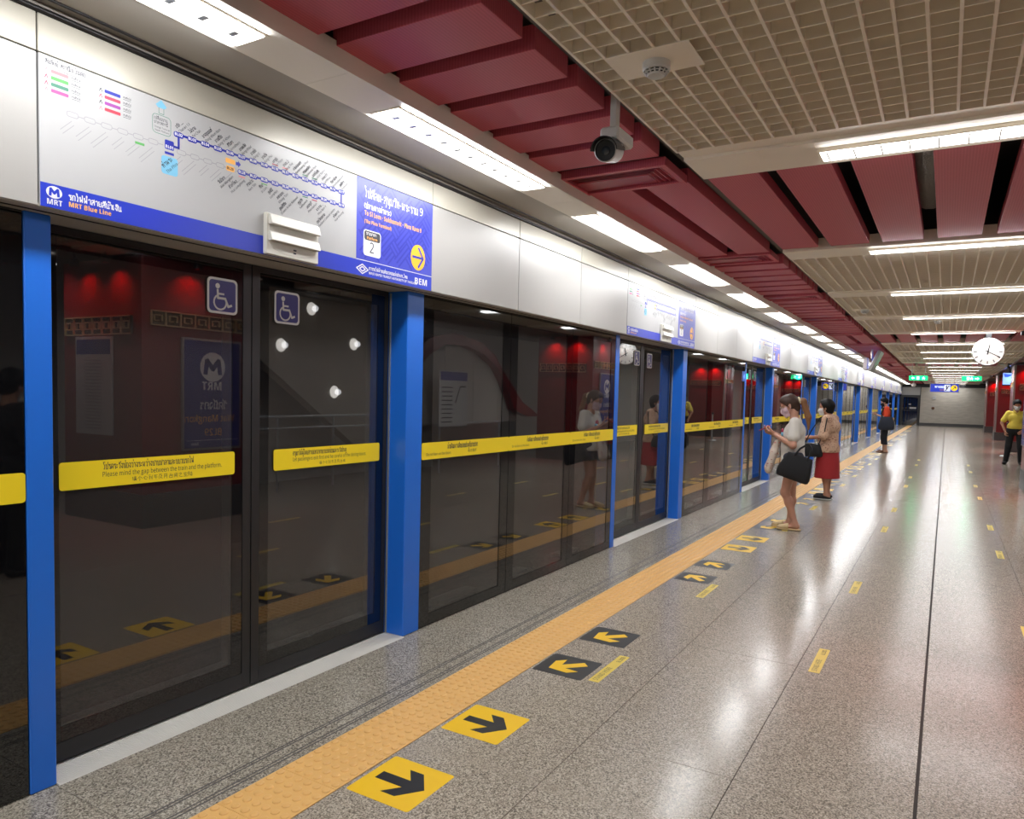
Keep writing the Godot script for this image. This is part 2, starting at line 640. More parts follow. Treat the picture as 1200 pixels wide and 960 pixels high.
# Latin line, cap height about 0.72 h; anchored left at (x, y)
func latin(mb: MB, s: String, x: float, y: float, h: float, o: Vector3, ex: Vector3, ey: Vector3, bold := false, squeeze := 1.0) -> float:
	var key := s + str(bold)
	if not letters.has(key):
		if not fonts.has(bold):
			var f := SystemFont.new()
			f.font_names = PackedStringArray(["Droid Sans"])
			f.font_weight = 700 if bold else 400
			fonts[bold] = f
		var tm := TextMesh.new()
		tm.font = fonts[bold]
		tm.text = s
		tm.font_size = 32
		tm.pixel_size = 1.0 / 32.0
		tm.depth = 0.0
		tm.curve_step = 3.0
		tm.horizontal_alignment = HORIZONTAL_ALIGNMENT_LEFT
		tm.vertical_alignment = VERTICAL_ALIGNMENT_BOTTOM
		var arr := tm.surface_get_arrays(0)
		var vs: PackedVector3Array = arr[Mesh.ARRAY_VERTEX]
		var ids = arr[Mesh.ARRAY_INDEX]
		var flat := PackedVector2Array()
		if ids == null or ids.size() == 0:
			for p in vs:
				flat.append(Vector2(p.x, p.y))
		else:
			for i in ids:
				flat.append(Vector2(vs[i].x, vs[i].y))
		var lo := 1e9
		for p in flat:
			lo = minf(lo, p.x)
		for i in flat.size():
			flat[i].x -= lo
		letters[key] = flat
	var nn := ex.cross(ey).normalized()
	var fl: PackedVector2Array = letters[key]
	var wide := 0.0
	for i in range(0, fl.size() - 2, 3):
		var q := []
		for j in 3:
			var p := fl[i + j]
			wide = maxf(wide, p.x * h * squeeze)
			q.append(o + ex * (x + p.x * h * squeeze) + ey * (y + (p.y - 0.21) * h))
		mb.tri(q[0], q[1], q[2], (q[0] + q[1] + q[2]) / 3.0 - nn)
	return wide

func rrect(x0: float, y0: float, x1: float, y1: float, r: float, k := 4) -> PackedVector2Array:
	var out := PackedVector2Array()
	for c in [[x1 - r, y1 - r, 0.0], [x0 + r, y1 - r, PI / 2], [x0 + r, y0 + r, PI], [x1 - r, y0 + r, PI * 1.5]]:
		for i in k + 1:
			var a: float = c[2] + PI / 2 * i / k
			out.append(Vector2(c[0] + cos(a) * r, c[1] + sin(a) * r))
	return out

func circle(x: float, y: float, rx: float, ry := -1.0, k := 24) -> PackedVector2Array:
	var out := PackedVector2Array()
	for i in k:
		out.append(Vector2(x + cos(TAU * i / k) * rx, y + sin(TAU * i / k) * (rx if ry < 0 else ry)))
	return out


# ------------------------------------------------------------------ lights
const LAMP_COL := Color(0.975, 0.985, 1.0)
const EDGE_E := 1.15
const BAND_E := 1.3

# light from one side of a lens that stands proud of the ceiling
func side_area(parent: Node3D, at: Vector3, yaw: float, length: float, high: float, energy: float) -> void:
	var l := AreaLight3D.new()
	l.name = "side_light"
	l.area_size = Vector2(length, high)
	l.rotation.y = yaw
	l.position = at
	l.light_color = LAMP_COL
	l.light_energy = energy
	l.area_range = 40.0
	l.area_attenuation = 2.0
	l.shadow_enabled = true
	parent.add_child(l, true)

func area(parent: Node3D, sx: float, sz: float, y: float, energy: float) -> void:
	var l := AreaLight3D.new()
	l.name = "light"
	l.area_size = Vector2(sx, sz)
	l.rotation.x = -PI / 2
	l.position = Vector3(0, y, 0)
	l.light_color = LAMP_COL
	l.light_energy = energy
	l.area_range = 40.0
	l.area_attenuation = 2.0
	l.shadow_enabled = true
	parent.add_child(l)

func edge_lights() -> void:
	var src: Node3D
	for i in range(-3, 25):
		var z := -3.358 - 2.169 * i
		var label := "white fluorescent fitting over the screen doors, %s from the end wall" % nth(25 - i)
		if src == null:
			src = thing("edge_light", label, "ceiling light", Vector3(-2.285, 2.802, z), "fluorescent fittings above the screen doors")
			var f := MB.new()
			for s in [-1, 1]:
				f.cbox(Vector3(s * 0.082 - 0.006, -0.003, -0.711), Vector3(s * 0.082 + 0.006, 0.05, 0.711), 0.002)
				f.cbox(Vector3(-0.088, -0.003, s * 0.711 - 0.006), Vector3(0.088, 0.05, s * 0.711 + 0.006), 0.002)
			part(src, "frame", f, M["cream sheet"])
			var d := MB.new()
			d.cbox(Vector3(-0.0755, -0.008, -0.7045), Vector3(0.0755, 0.009, 0.7045), 0.003)
			part(src, "diffuser", d, M["lamp white"])
			var c := MB.new()
			for k in 11:
				c.box(Vector3(-0.02, -0.0105, -0.64 + k * 0.126), Vector3(0.02, -0.0082, -0.618 + k * 0.126))
			part(src, "louvre_clips", c, M["steel trim"]).set_meta("kind", "stuff")
			area(src, 0.146, 1.4, -0.014, EDGE_E)
			side_area(src, Vector3(-0.091, -0.008, 0), PI / 2, 1.4, 0.01, EDGE_E * 0.12)
			side_area(src, Vector3(0.091, -0.008, 0), -PI / 2, 1.4, 0.01, EDGE_E * 0.12)
		else:
			dup(src, Vector3(-2.285, 2.802, z), label)

func band_lights() -> void:
	var src: Node3D
	for k in range(-3, 19):
		var z := BAND0 - BAND * k - 0.2
		var label := "slim fluorescent batten across the platform, %s from the end wall" % nth(19 - k)
		if src == null:
			src = thing("band_light", label, "ceiling light", Vector3(0.177, CEIL - 0.014, z), "fluorescent battens in the ceiling bands")
			var f := MB.new()
			for s in [-1, 1]:
				f.cbox(Vector3(-0.838, -0.012, s * 0.091 - 0.006), Vector3(0.838, 0.014, s * 0.091 + 0.006), 0.002)
				f.cbox(Vector3(s * 0.838 - 0.006, -0.012, -0.097), Vector3(s * 0.838 + 0.006, 0.014, 0.097), 0.002)
			part(src, "frame", f, M["cream band"])
			var d := MB.new()
			d.cbox(Vector3(-0.832, -0.014, -0.083), Vector3(0.832, 0.008, 0.083), 0.004)
			part(src, "diffuser", d, M["lamp tube"])
			var c := MB.new()
			for j in 13:
				c.box(Vector3(-0.8 + j * 0.13, -0.0165, -0.08), Vector3(-0.794 + j * 0.13, -0.0138, 0.08))
			part(src, "reflector_fins", c, M["white plastic"]).set_meta("kind", "stuff")
			area(src, 1.65, 0.16, -0.02, BAND_E)
			side_area(src, Vector3(0, -0.015, -0.1), 0.0, 1.65, 0.008, BAND_E * 0.06)
			side_area(src, Vector3(0, -0.015, 0.1), PI, 1.65, 0.008, BAND_E * 0.06)
		else:
			dup(src, Vector3(0.177, CEIL - 0.014, z), label)


# ------------------------------------------------------------------ floor
func build_floor() -> void:
	var f := struct("floor", "polished speckled grey granite platform floor", "floor")
	var b := MB.new()
	b.box(Vector3(-2.97, -0.2, Z_END - 0.2), Vector3(4.3, -0.003, Z_BACK))
	part(f, "bed", b, M["joint"])
	var cols := [[-1.917, -1.2965], [-1.2935, -0.6615], [-0.6585, -0.03], [-0.018, 0.609], [0.612, 1.243], [1.246, 1.88]]
	var meshes := {}
	for r in range(-36, 5):
		var z0 := -5.87 + 1.4725 * r
		for c in cols:
			var key := snappedf(c[1] - c[0], 0.001)
			if not meshes.has(key):
				var t := MB.new()
				t.cbox(Vector3(0, -0.02, 0.0012), Vector3(key, 0, 1.4713), 0.0008)
				meshes[key] = t.mesh()
			part(f, "tile", meshes[key], M["floor granite"], Vector3(c[0], 0, z0))
	var side := MB.new()
	side.box(Vector3(1.882, -0.02, Z_END), Vector3(4.3, 0, Z_BACK))
	side.box(Vector3(-1.917, -0.02, 1.5), Vector3(1.88, 0, Z_BACK))
	part(f, "side_slab", side, M["floor granite"])
	# darker granite along the doors
	var slab := MB.new()
	slab.cbox(Vector3(0, -0.02, 0.0008), Vector3(0.294, 0, 1.4717), 0.0006)
	var sm := slab.mesh()
	for r in range(-36, 5):
		for x in [-2.805, -2.51]:
			part(f, "edge_slab", sm, M["edge granite"], Vector3(x, 0, -5.87 + 1.4725 * r))
	var rest := MB.new()
	rest.box(Vector3(-2.805, -0.02, 1.5), Vector3(-2.216, 0, Z_BACK))
	part(f, "edge_slab", rest, M["edge granite"])
	for x in [-2.352, -2.336, -2.276, -2.258]:
		var g := MB.new()
		g.box(Vector3(x - 0.0035, -0.01, Z_END), Vector3(x + 0.0035, 0.0006, 1.5))
		part(f, "grip_strip", g, M["groove rubber"])
	# strip between the pillars' feet
	var foot := MB.new()
	foot.box(Vector3(-2.97, -0.02, Z_END), Vector3(-2.806, -0.001, Z_BACK))
	part(f, "kerb", foot, M["edge granite"])
	# tactile warning tiles with flat-topped domes
	var tt := MB.new()
	tt.cbox(Vector3(0.001, -0.015, 0.0008), Vector3(0.2955, 0.002, 0.3012), 0.0008)
	for i in 6:
		for j in 6:
			tt.lathe([Vector2(0.0175, 0.0019), Vector2(0.0155, 0.0056), Vector2(0.0115, 0.0074), Vector2(0.0, 0.0078)], Vector3(0.0245 + i * 0.0495, 0, 0.0255 + j * 0.0503), Vector3.RIGHT, Vector3.UP, Vector3.BACK, 10)
	var tm := tt.mesh()
	for i in 194:
		part(f, "tactile_tile", tm, M["tactile"], Vector3(-2.2145, 0, 1.321 - 0.302 * i))


# ------------------------------------------------------------------ header above the doors
func build_header() -> void:
	var w := struct("wall_left", "white panelled header running above the screen doors", "wall")
	var b := MB.new()
	b.box(Vector3(-3.0, 2.135, Z_END), Vector3(FX - 0.014, 2.785, Z_BACK))
	part(w, "backing", b, M["gasket"])
	b = MB.new()
	b.box(Vector3(-2.975, 2.12, Z_END), Vector3(FX - 0.006, 2.134, Z_BACK))
	part(w, "soffit", b, M["soffit grey"])
	b = MB.new()
	b.box(Vector3(FX - 0.055, 2.116, Z_END), Vector3(FX - 0.05, 2.1215, Z_BACK))
	part(w, "soffit_bead", b, M["gasket"])
	var lows := {}
	for i in range(-2, 11):
		var o := -BAY * i
		for q in [[-3.6, -4.647], [-4.647, -5.695], [-5.695, -6.752], [-1.367, -3.6]]:
			var up := MB.new()
			var l: float = q[0] - q[1]
			var key := snappedf(l, 0.001)
			if not lows.has(key):
				var lo := MB.new()
				lo.cbox(Vector3(FX - 0.012, 2.124, -key + 0.0025), Vector3(FX, 2.64, -0.0025), 0.002)
				up.cbox(Vector3(FX - 0.012, 2.6445, -key + 0.0025), Vector3(FX, 2.772, -0.0025), 0.002)
				lows[key] = [lo.mesh(), up.mesh()]
			part(w, "upper_panel", lows[key][1], M["upper panel"], Vector3(0, 0, o + q[0]))
			if l < 2.0 or i < 0:
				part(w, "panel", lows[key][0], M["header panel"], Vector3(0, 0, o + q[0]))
	# dark slot between header and light strip
	b = MB.new()
	b.box(Vector3(-2.74, 2.815, Z_END), Vector3(-2.395, 2.83, Z_BACK))
	b.box(Vector3(-2.745, 2.775, Z_END), Vector3(-2.735, 2.83, Z_BACK))
	part(w, "slot_sheet", b, M["soffit grey"])
	b = MB.new()
	b.tube([Vector3(-2.722, 2.784, Z_END), Vector3(-2.722, 2.784, Z_BACK)], 0.011, 0.011, 8)
	b.tube([Vector3(-2.68, 2.812, Z_END), Vector3(-2.68, 2.812, Z_BACK)], 0.006, 0.006, 6)
	part(w, "gasket", b, M["gasket"])


# ------------------------------------------------------------------ screen doors
func frame_mesh(x0: float, x1: float, y0: float, y1: float, z0: float, z1: float, l: float, r: float, bot: float, top: float) -> MB:
	var m := MB.new()
	m.cbox(Vector3(x0, y0, z0 - l), Vector3(x1, y1, z0), 0.001)
	m.cbox(Vector3(x0, y0, z1), Vector3(x1, y1, z1 + r), 0.001)
	m.box(Vector3(x0, y0, z1 + r), Vector3(x1, y0 + bot, z0 - l))
	m.box(Vector3(x0, y1 - top, z1 + r), Vector3(x1, y1, z0 - l))
	return m

func leaf(z0: float, z1: float, label: String, meet_far: bool) -> Node3D:
	var t := thing("sliding_glass_door", label, "door", Vector3(0, 0, z0), "sliding platform screen doors")
	var w := z0 - z1
	# dark metal rail and stiles, black printed border, clear dark pane, bright inner frame behind the pane
	part(t, "metal_frame", frame_mesh(DX - 0.055, DX, 0.012, 2.118, -0.003, -w + 0.003, 0.03 if meet_far else 0.048, 0.048 if meet_far else 0.03, 0.075, 0.03), M["door frame"])
	part(t, "black_border", frame_mesh(DX - 0.012, DX - 0.004, 0.087, 2.088, -0.033 if meet_far else -0.051, -w + (0.051 if meet_far else 0.033), 0.06, 0.06, 0.062, 0.06), M["frit"])
	var g := MB.new()
	g.box(Vector3(DX - 0.011, 0.12, -w + 0.06), Vector3(DX - 0.006, 2.05, -0.06))
	part(t, "glass_pane", g, M["dark glass"])
	var a := MB.new()
	a.cbox(Vector3(DX - 0.075, 0.128, -w + 0.082), Vector3(DX - 0.016, 2.05, -w + 0.118), 0.003)
	part(t, "inner_stile", a, M["inner alu"])
	a = MB.new()
	a.box(Vector3(DX - 0.075, 0.14, -w + 0.118), Vector3(DX - 0.014, 0.154, -0.1))
	part(t, "inner_rail", a, M["inner alu"])
	return t

func build_screen_wall() -> void:
	# one bay, then its copies
	var pa := thing("blue_pillar", "slim blue steel pillar", "pillar", Vector3(0, 0, 0), "blue pillars of the screen doors")
	var m := MB.new()
	m.cbox(Vector3(-2.99, 0.0, -1.459), Vector3(WX + 0.004, 2.12, -1.366), 0.004)
	part(pa, "post", m, M["pillar blue"])
	var pb := thing("blue_pillar", "broad blue steel pillar", "pillar", Vector3(0, 0, 0), "blue pillars of the screen doors")
	m = MB.new()
	m.cbox(Vector3(-2.99, 0.0, -3.666), Vector3(WX + 0.004, 2.12, -3.506), 0.004)
	part(pb, "post", m, M["pillar blue"])
	m = MB.new()
	m.cbox(Vector3(-2.958, 0.006, -3.5055), Vector3(-2.946, 2.11, -3.497), 0.001)
	part(pb, "edge_trim", m, M["steel trim"])
	var la := leaf(-1.459, -2.47, "dark glass door leaf at the slim pillar", true)
	var lb := leaf(-2.47, -3.497, "dark glass door leaf at the broad pillar", false)
	var sill := thing("door_sill", "pale ribbed metal threshold under the doors", "threshold", Vector3(0, 0, 0), "ribbed thresholds of the screen doors")
	m = MB.new()
	m.box(Vector3(-3.06, -0.02, -3.506), Vector3(-2.804, 0.001, -1.459))
	for k in 13:
		m.cbox(Vector3(-2.957 + k * 0.0117, 0.0, -3.506), Vector3(-2.957 + k * 0.0117 + 0.007, 0.0042, -1.459), 0.0012)
	part(sill, "ribbed_plate", m, M["ribbed sill"])
	var fixed := []
	var names := ["dark fixed glass panel touching the broad pillar", "dark fixed glass panel between two others", "dark fixed glass panel touching a slim pillar"]
	var ends := [-3.667, -4.737, -5.787, -6.75]
	for k in 3:
		var t := thing("fixed_glass_panel", names[k], "glass panel", Vector3(0, 0, ends[k]), "fixed glass panels of the screen doors")
		var w: float = ends[k] - ends[k + 1]
		part(t, "black_border", frame_mesh(WX - 0.014, WX, 0.002, 2.119, -0.0025, -w + 0.0025, 0.105, 0.105, 0.075, 0.085), M["frit"])
		var g := MB.new()
		g.box(Vector3(WX - 0.012, 0.06, -w + 0.09), Vector3(WX - 0.004, 2.05, -0.09))
		part(t, "glass_pane", g, M["dark glass"])
		var a := MB.new()
		a.box(Vector3(WX - 0.2, 0.05, -w * (0.78 if k == 0 else 0.5)), Vector3(WX - 0.1, 0.075, -0.12 if k != 1 else -w * 0.25))
		a.box(Vector3(WX - 0.24, 0.03, -w * (0.78 if k == 0 else 0.5)), Vector3(WX - 0.2, 0.06, -0.12 if k != 1 else -w * 0.25))
		part(t, "track_step", a, M["inner alu"])
		fixed.append(t)
	for i in range(1, 11):
		for s in [pa, pb, la, lb, sill] + (fixed if i < 10 else []):
			dup(s, s.position + Vector3(0, 0, -BAY * i), bay_label(s, i))
	for s in fixed + [pb]:
		dup(s, s.position + Vector3(0, 0, BAY), bay_label(s, -1))
	for s in [pa, pb, la, lb, sill] + fixed:
		s.set_meta("label", bay_label(s, 0))
	# the dark railway tunnel behind the glass
	var t := struct("wall_tunnel", "dark tunnel lining behind the screen doors", "wall")
	m = MB.new()
	m.box(Vector3(-7.4, -1.4, Z_END), Vector3(-7.2, 3.3, Z_BACK))
	m.box(Vector3(-7.4, -1.6, Z_END), Vector3(-3.2, -1.4, Z_BACK))
	m.box(Vector3(-7.4, 3.1, Z_END), Vector3(-3.0, 3.3, Z_BACK))
	m.box(Vector3(-3.2, -1.6, Z_END), Vector3(-3.06, -0.03, Z_BACK))
	m.box(Vector3(-7.4, -1.6, Z_END - 0.2), Vector3(-3.0, 3.3, Z_END))
	m.box(Vector3(-7.4, -1.6, Z_BACK), Vector3(-2.9, 3.3, Z_BACK + 0.2))
	m.box(Vector3(-3.06, 0.0, 1.8), Vector3(-2.97, 2.13, Z_BACK))
	part(t, "lining", m, M["tunnel"])


# ------------------------------------------------------------------ ceiling
func build_ceiling() -> void:
	var c := struct("ceiling", "ceiling of red panels, cream bands and cream open grids", "ceiling")
	var m := MB.new()
	m.box(Vector3(-3.0, 3.75, Z_END), Vector3(4.3, 3.9, Z_BACK))
	m.box(Vector3(-2.7, 2.84, Z_END), Vector3(-2.6, 3.75, Z_BACK))
	part(c, "plenum", m, M["plenum"])
	# cream strip that carries the edge lights
	for i in range(-3, 25):
		var z := -3.358 - 2.169 * i
		m = MB.new()
		m.box(Vector3(-2.402, 2.802, z - 1.0835), Vector3(-2.373, 2.832, z + 1.0835))
		m.box(Vector3(-2.197, 2.802, z - 1.0835), Vector3(-2.153, 2.832, z + 1.0835))
		for s in [-1, 1]:
			m.box(Vector3(-2.373, 2.802, z + s * 0.9 - 0.1835), Vector3(-2.197, 2.832, z + s * 0.9 + 0.1835))
		part(c, "strip_panel", m, M["cream sheet"])
	m = MB.new()
	m.box(Vector3(-2.157, 2.802, Z_END), Vector3(-2.148, CEIL + 0.02, Z_BACK))
	part(c, "strip_side", m, M["cream sheet"])
	m = MB.new()
	m.box(Vector3(-2.4, 2.853, Z_END), Vector3(-2.158, 2.86, Z_BACK))
	part(c, "strip_back", m, M["cream sheet"])
	# meshes shared along the platform
	var xp := MB.new()
	xp.cbox(Vector3(-2.169, CEIL, 0.0), Vector3(-1.466, CEIL + 0.1, 0.29), 0.002)
	var xpm := xp.mesh()
	var zl := MB.new()
	zl.cbox(Vector3(-2.169, CEIL, 0.0), Vector3(-1.858, CEIL + 0.09, 2.47), 0.002)
	var zlm := zl.mesh()
	var zr := MB.new()
	zr.cbox(Vector3(-1.756, CEIL, 0.0), Vector3(-1.472, CEIL + 0.09, 2.47), 0.002)
	var zrm := zr.mesh()
	var rp := MB.new()
	rp.cbox(Vector3(-0.153, CEIL + 0.011, 0.0), Vector3(0.153, CEIL + 0.085, 2.45), 0.002)
	var rpm := rp.mesh()
	var band := MB.new()
	band.cbox(Vector3(-1.364, CEIL - 0.006, 0.0), Vector3(-0.667, CEIL + 0.1, 0.4), 0.002)
	band.cbox(Vector3(1.021, CEIL - 0.006, 0.0), Vector3(1.746, CEIL + 0.1, 0.4), 0.002)
	band.box(Vector3(-0.667, CEIL - 0.006, 0.0), Vector3(1.021, CEIL + 0.1, 0.103))
	band.box(Vector3(-0.667, CEIL - 0.006, 0.297), Vector3(1.021, CEIL + 0.1, 0.4))
	band.box(Vector3(-0.667, CEIL + 0.012, 0.103), Vector3(1.021, CEIL + 0.05, 0.297))
	var bandm := band.mesh()
	var edge := MB.new()
	edge.box(Vector3(-1.364, CEIL + 0.012, 0.0), Vector3(1.746, CEIL + 0.1, 0.12))
	var edgem := edge.mesh()
	var zb := MB.new()
	zb.box(Vector3(-0.006, CEIL, 0.0), Vector3(0.006, CEIL + 0.055, 2.375))
	var zbm := zb.mesh()
	var xb := MB.new()
	xb.box(Vector3(-1.364, CEIL + 0.002, -0.003), Vector3(1.746, CEIL + 0.053, 0.003))
	var xbm := xb.mesh()
	var whole := MB.new()
	for i in 31:
		whole.box(Vector3(-1.364 + i * 0.1027, CEIL, 0.0), Vector3(-1.352 + i * 0.1027, CEIL + 0.055, 2.375))
	for j in 24:
		whole.box(Vector3(-1.364, CEIL + 0.002, 0.009 + j * 0.1027), Vector3(1.746, CEIL + 0.053, 0.015 + j * 0.1027))
	var wholem := whole.mesh()
	var cover := MB.new()
	cover.box(Vector3(-1.364, CEIL + 0.1, 0.0), Vector3(1.746, CEIL + 0.12, 2.5))
	var coverm := cover.mesh()
	for k in range(-4, 19):
		var z0 := BAND0 - BAND * k             # near edge of the band, counted towards -z
		part(c, "band", bandm, M["cream band"], Vector3(0, 0, z0 - 0.4))
		var far := z0 - BAND                   # near edge of the next band
		if k == 18:
			continue
		if posmod(k, 4) == 0:
			part(c, "panel", zlm, M["ceiling red"], Vector3(0, 0, far + 0.045))
			part(c, "panel", zrm, M["ceiling red"], Vector3(0, 0, far + 0.045))
			for i in 7:
				part(c, "panel", rpm, M["ceiling red"], Vector3(-1.203 + i * 0.4083, 0, far + 0.06))
		else:
			for i in 6:
				part(c, "panel", xpm, M["ceiling red"], Vector3(0, 0, far + 0.124 + i * 0.388))
			part(c, "band_edge", edgem, M["cream band"], Vector3(0, 0, far))
			part(c, "grid_cover", coverm, M["grid cream"], Vector3(0, 0, far))
			if k == -1:
				for i in 31:
					part(c, "grid_bar", zbm, M["grid cream"], Vector3(-1.358 + i * 0.1027, 0, far + 0.13))
				for j in 24:
					part(c, "cross_bar", xbm, M["grid cream"], Vector3(0, 0, far + 0.139 + j * 0.1027))
			else:
				part(c, "grid_panel", wholem, M["grid cream"], Vector3(0, 0, far + 0.13)).set_meta("kind", "stuff")
	# black slot between red strip and the wide ceiling, with its hangers
	m = MB.new()
	m.box(Vector3(-1.464, CEIL + 0.085, Z_END), Vector3(-1.366, CEIL + 0.095, Z_BACK))
	part(c, "slot_lining", m, M["plenum"])
	m = MB.new()
	m.box(Vector3(1.746, CEIL - 0.02, Z_END), Vector3(1.8, CEIL + 0.1, Z_BACK))
	part(c, "slot_rail", m, M["gasket"])
	m = MB.new()
	m.box(Vector3(1.8, CEIL + 0.06, Z_END), Vector3(4.3, CEIL + 0.12, Z_BACK))
	part(c, "side_ceiling", m, M["plenum"])
	var duct := thing("insulated_duct", "silver wrapped air duct seen through a gap of the red ceiling panels", "duct", Vector3(-0.19, 3.26, -5.76))
	m = MB.new()
	var pts := []
	for i in 18:
		pts.append(Vector3(0.012 * sin(i * 2.1), 0.01 * cos(i * 1.3), 1.2 - i * 0.145))
	m.tube(pts, 0.13, 0.13, 14)
	part(duct, "foil_wrap", m, M["foil duct"])


# ------------------------------------------------------------------ walls
func build_walls() -> void:
	var e := struct("wall_end", "grey concrete wall at the far end of the platform", "wall")
	var m := MB.new()
	m.box(Vector3(-1.56, 0.0, Z_END - 0.2), Vector3(4.3, 2.72, Z_END))
	part(e, "face", m, M["concrete"])
	m = MB.new()
	m.box(Vector3(-1.56, 0.0, Z_END), Vector3(4.3, 0.2, Z_END + 0.03))
	part(e, "plinth", m, M["plinth"])
	m = MB.new()
	m.box(Vector3(-3.0, 2.64, Z_END - 0.2), Vector3(4.3, 3.75, Z_END + 0.02))
	part(e, "bulkhead", m, M["gasket"])
	m = MB.new()
	m.cbox(Vector3(-2.72, 2.1, Z_END - 0.1), Vector3(-1.6, 2.64, Z_END + 0.03), 0.004)
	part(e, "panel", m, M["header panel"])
	var b := struct("wall_back", "plain grey wall behind the viewer", "wall")
	m = MB.new()
	m.box(Vector3(-3.0, 0.0, Z_BACK), Vector3(4.3, 3.75, Z_BACK + 0.2))
	part(b, "face", m, M["concrete"])
	var r := struct("wall_right", "grey side wall behind the red piers", "wall")
	m = MB.new()
	m.box(Vector3(4.1, 0.0, Z_END), Vector3(4.3, 3.75, Z_BACK))
	part(r, "face", m, M["wall grey"])
	var d := struct("door_1", "black glazed door in the end wall beyond the last blue pillar", "door")
	m = MB.new()
	m.cbox(Vector3(-2.8, 0.0, Z_END - 0.12), Vector3(-2.62, 2.1, Z_END + 0.02), 0.003)
	m.cbox(Vector3(-1.72, 0.0, Z_END - 0.12), Vector3(-1.56, 2.1, Z_END + 0.02), 0.003)
	m.cbox(Vector3(-2.62, 1.95, Z_END - 0.12), Vector3(-1.72, 2.1, Z_END + 0.02), 0.003)
	part(d, "frame", m, M["black plastic"])
	m = MB.new()
	m.box(Vector3(-2.62, 0.0, Z_END - 0.08), Vector3(-1.72, 1.95, Z_END - 0.04))
	part(d, "leaf", m, M["frit"])
	m = MB.new()
	m.box(Vector3(-2.6, 1.0, Z_END - 0.04), Vector3(-1.75, 1.05, Z_END - 0.01))
	part(d, "push_bar", m, M["door frame"])
	for q in [[-2.0, 1.13, 0.4, 0.13, "white notice plate on the black end door", "notice"], [-2.2, 1.42, 0.14, 0.08, "small white label above the notice on the black end door", "label"]]:
		var t := thing("notice_plate", q[4], q[5], Vector3(q[0], q[1], Z_END - 0.035))
		m = MB.new()
		m.cbox(Vector3(-q[2] / 2, 0, 0), Vector3(q[2] / 2, q[3], 0.01), 0.002)
		part(t, "plate", m, M["sign white"])
	var t := thing("wall_box", "small white square box on the end wall", "box", Vector3(-0.76, 1.82, Z_END))
	m = MB.new()
	m.cbox(Vector3(-0.11, 0, 0), Vector3(0.11, 0.22, 0.06), 0.01)
	part(t, "case", m, M["sign white"])
	t = thing("call_point", "dark round call point on the end wall below a white box", "alarm", Vector3(-0.79, 1.12, Z_END))
	m = MB.new()
	m.lathe([Vector2(0.0, 0.07), Vector2(0.07, 0.06), Vector2(0.1, 0.0)], Vector3(0, 0.1, 0), Vector3.RIGHT, Vector3.BACK, Vector3.UP, 16)
	part(t, "case", m, M["sandal brown"])
	m = MB.new()
	m.cbox(Vector3(-0.05, 0.2, 0), Vector3(0.05, 0.24, 0.03), 0.004)
	part(t, "cap", m, M["sign white"])


# ------------------------------------------------------------------ route map signs on the header
func flat(poly: PackedVector2Array, o: Vector3, ex: Vector3, ey: Vector3, thick := 0.0008) -> MB:
	var m := MB.new()
	m.prism(poly, o, ex, ey, ex.cross(ey).normalized() * thick)
	return m

func rect(x0: float, y0: float, x1: float, y1: float) -> PackedVector2Array:
	return PackedVector2Array([Vector2(x0, y0), Vector2(x1, y0), Vector2(x1, y1), Vector2(x0, y1)])

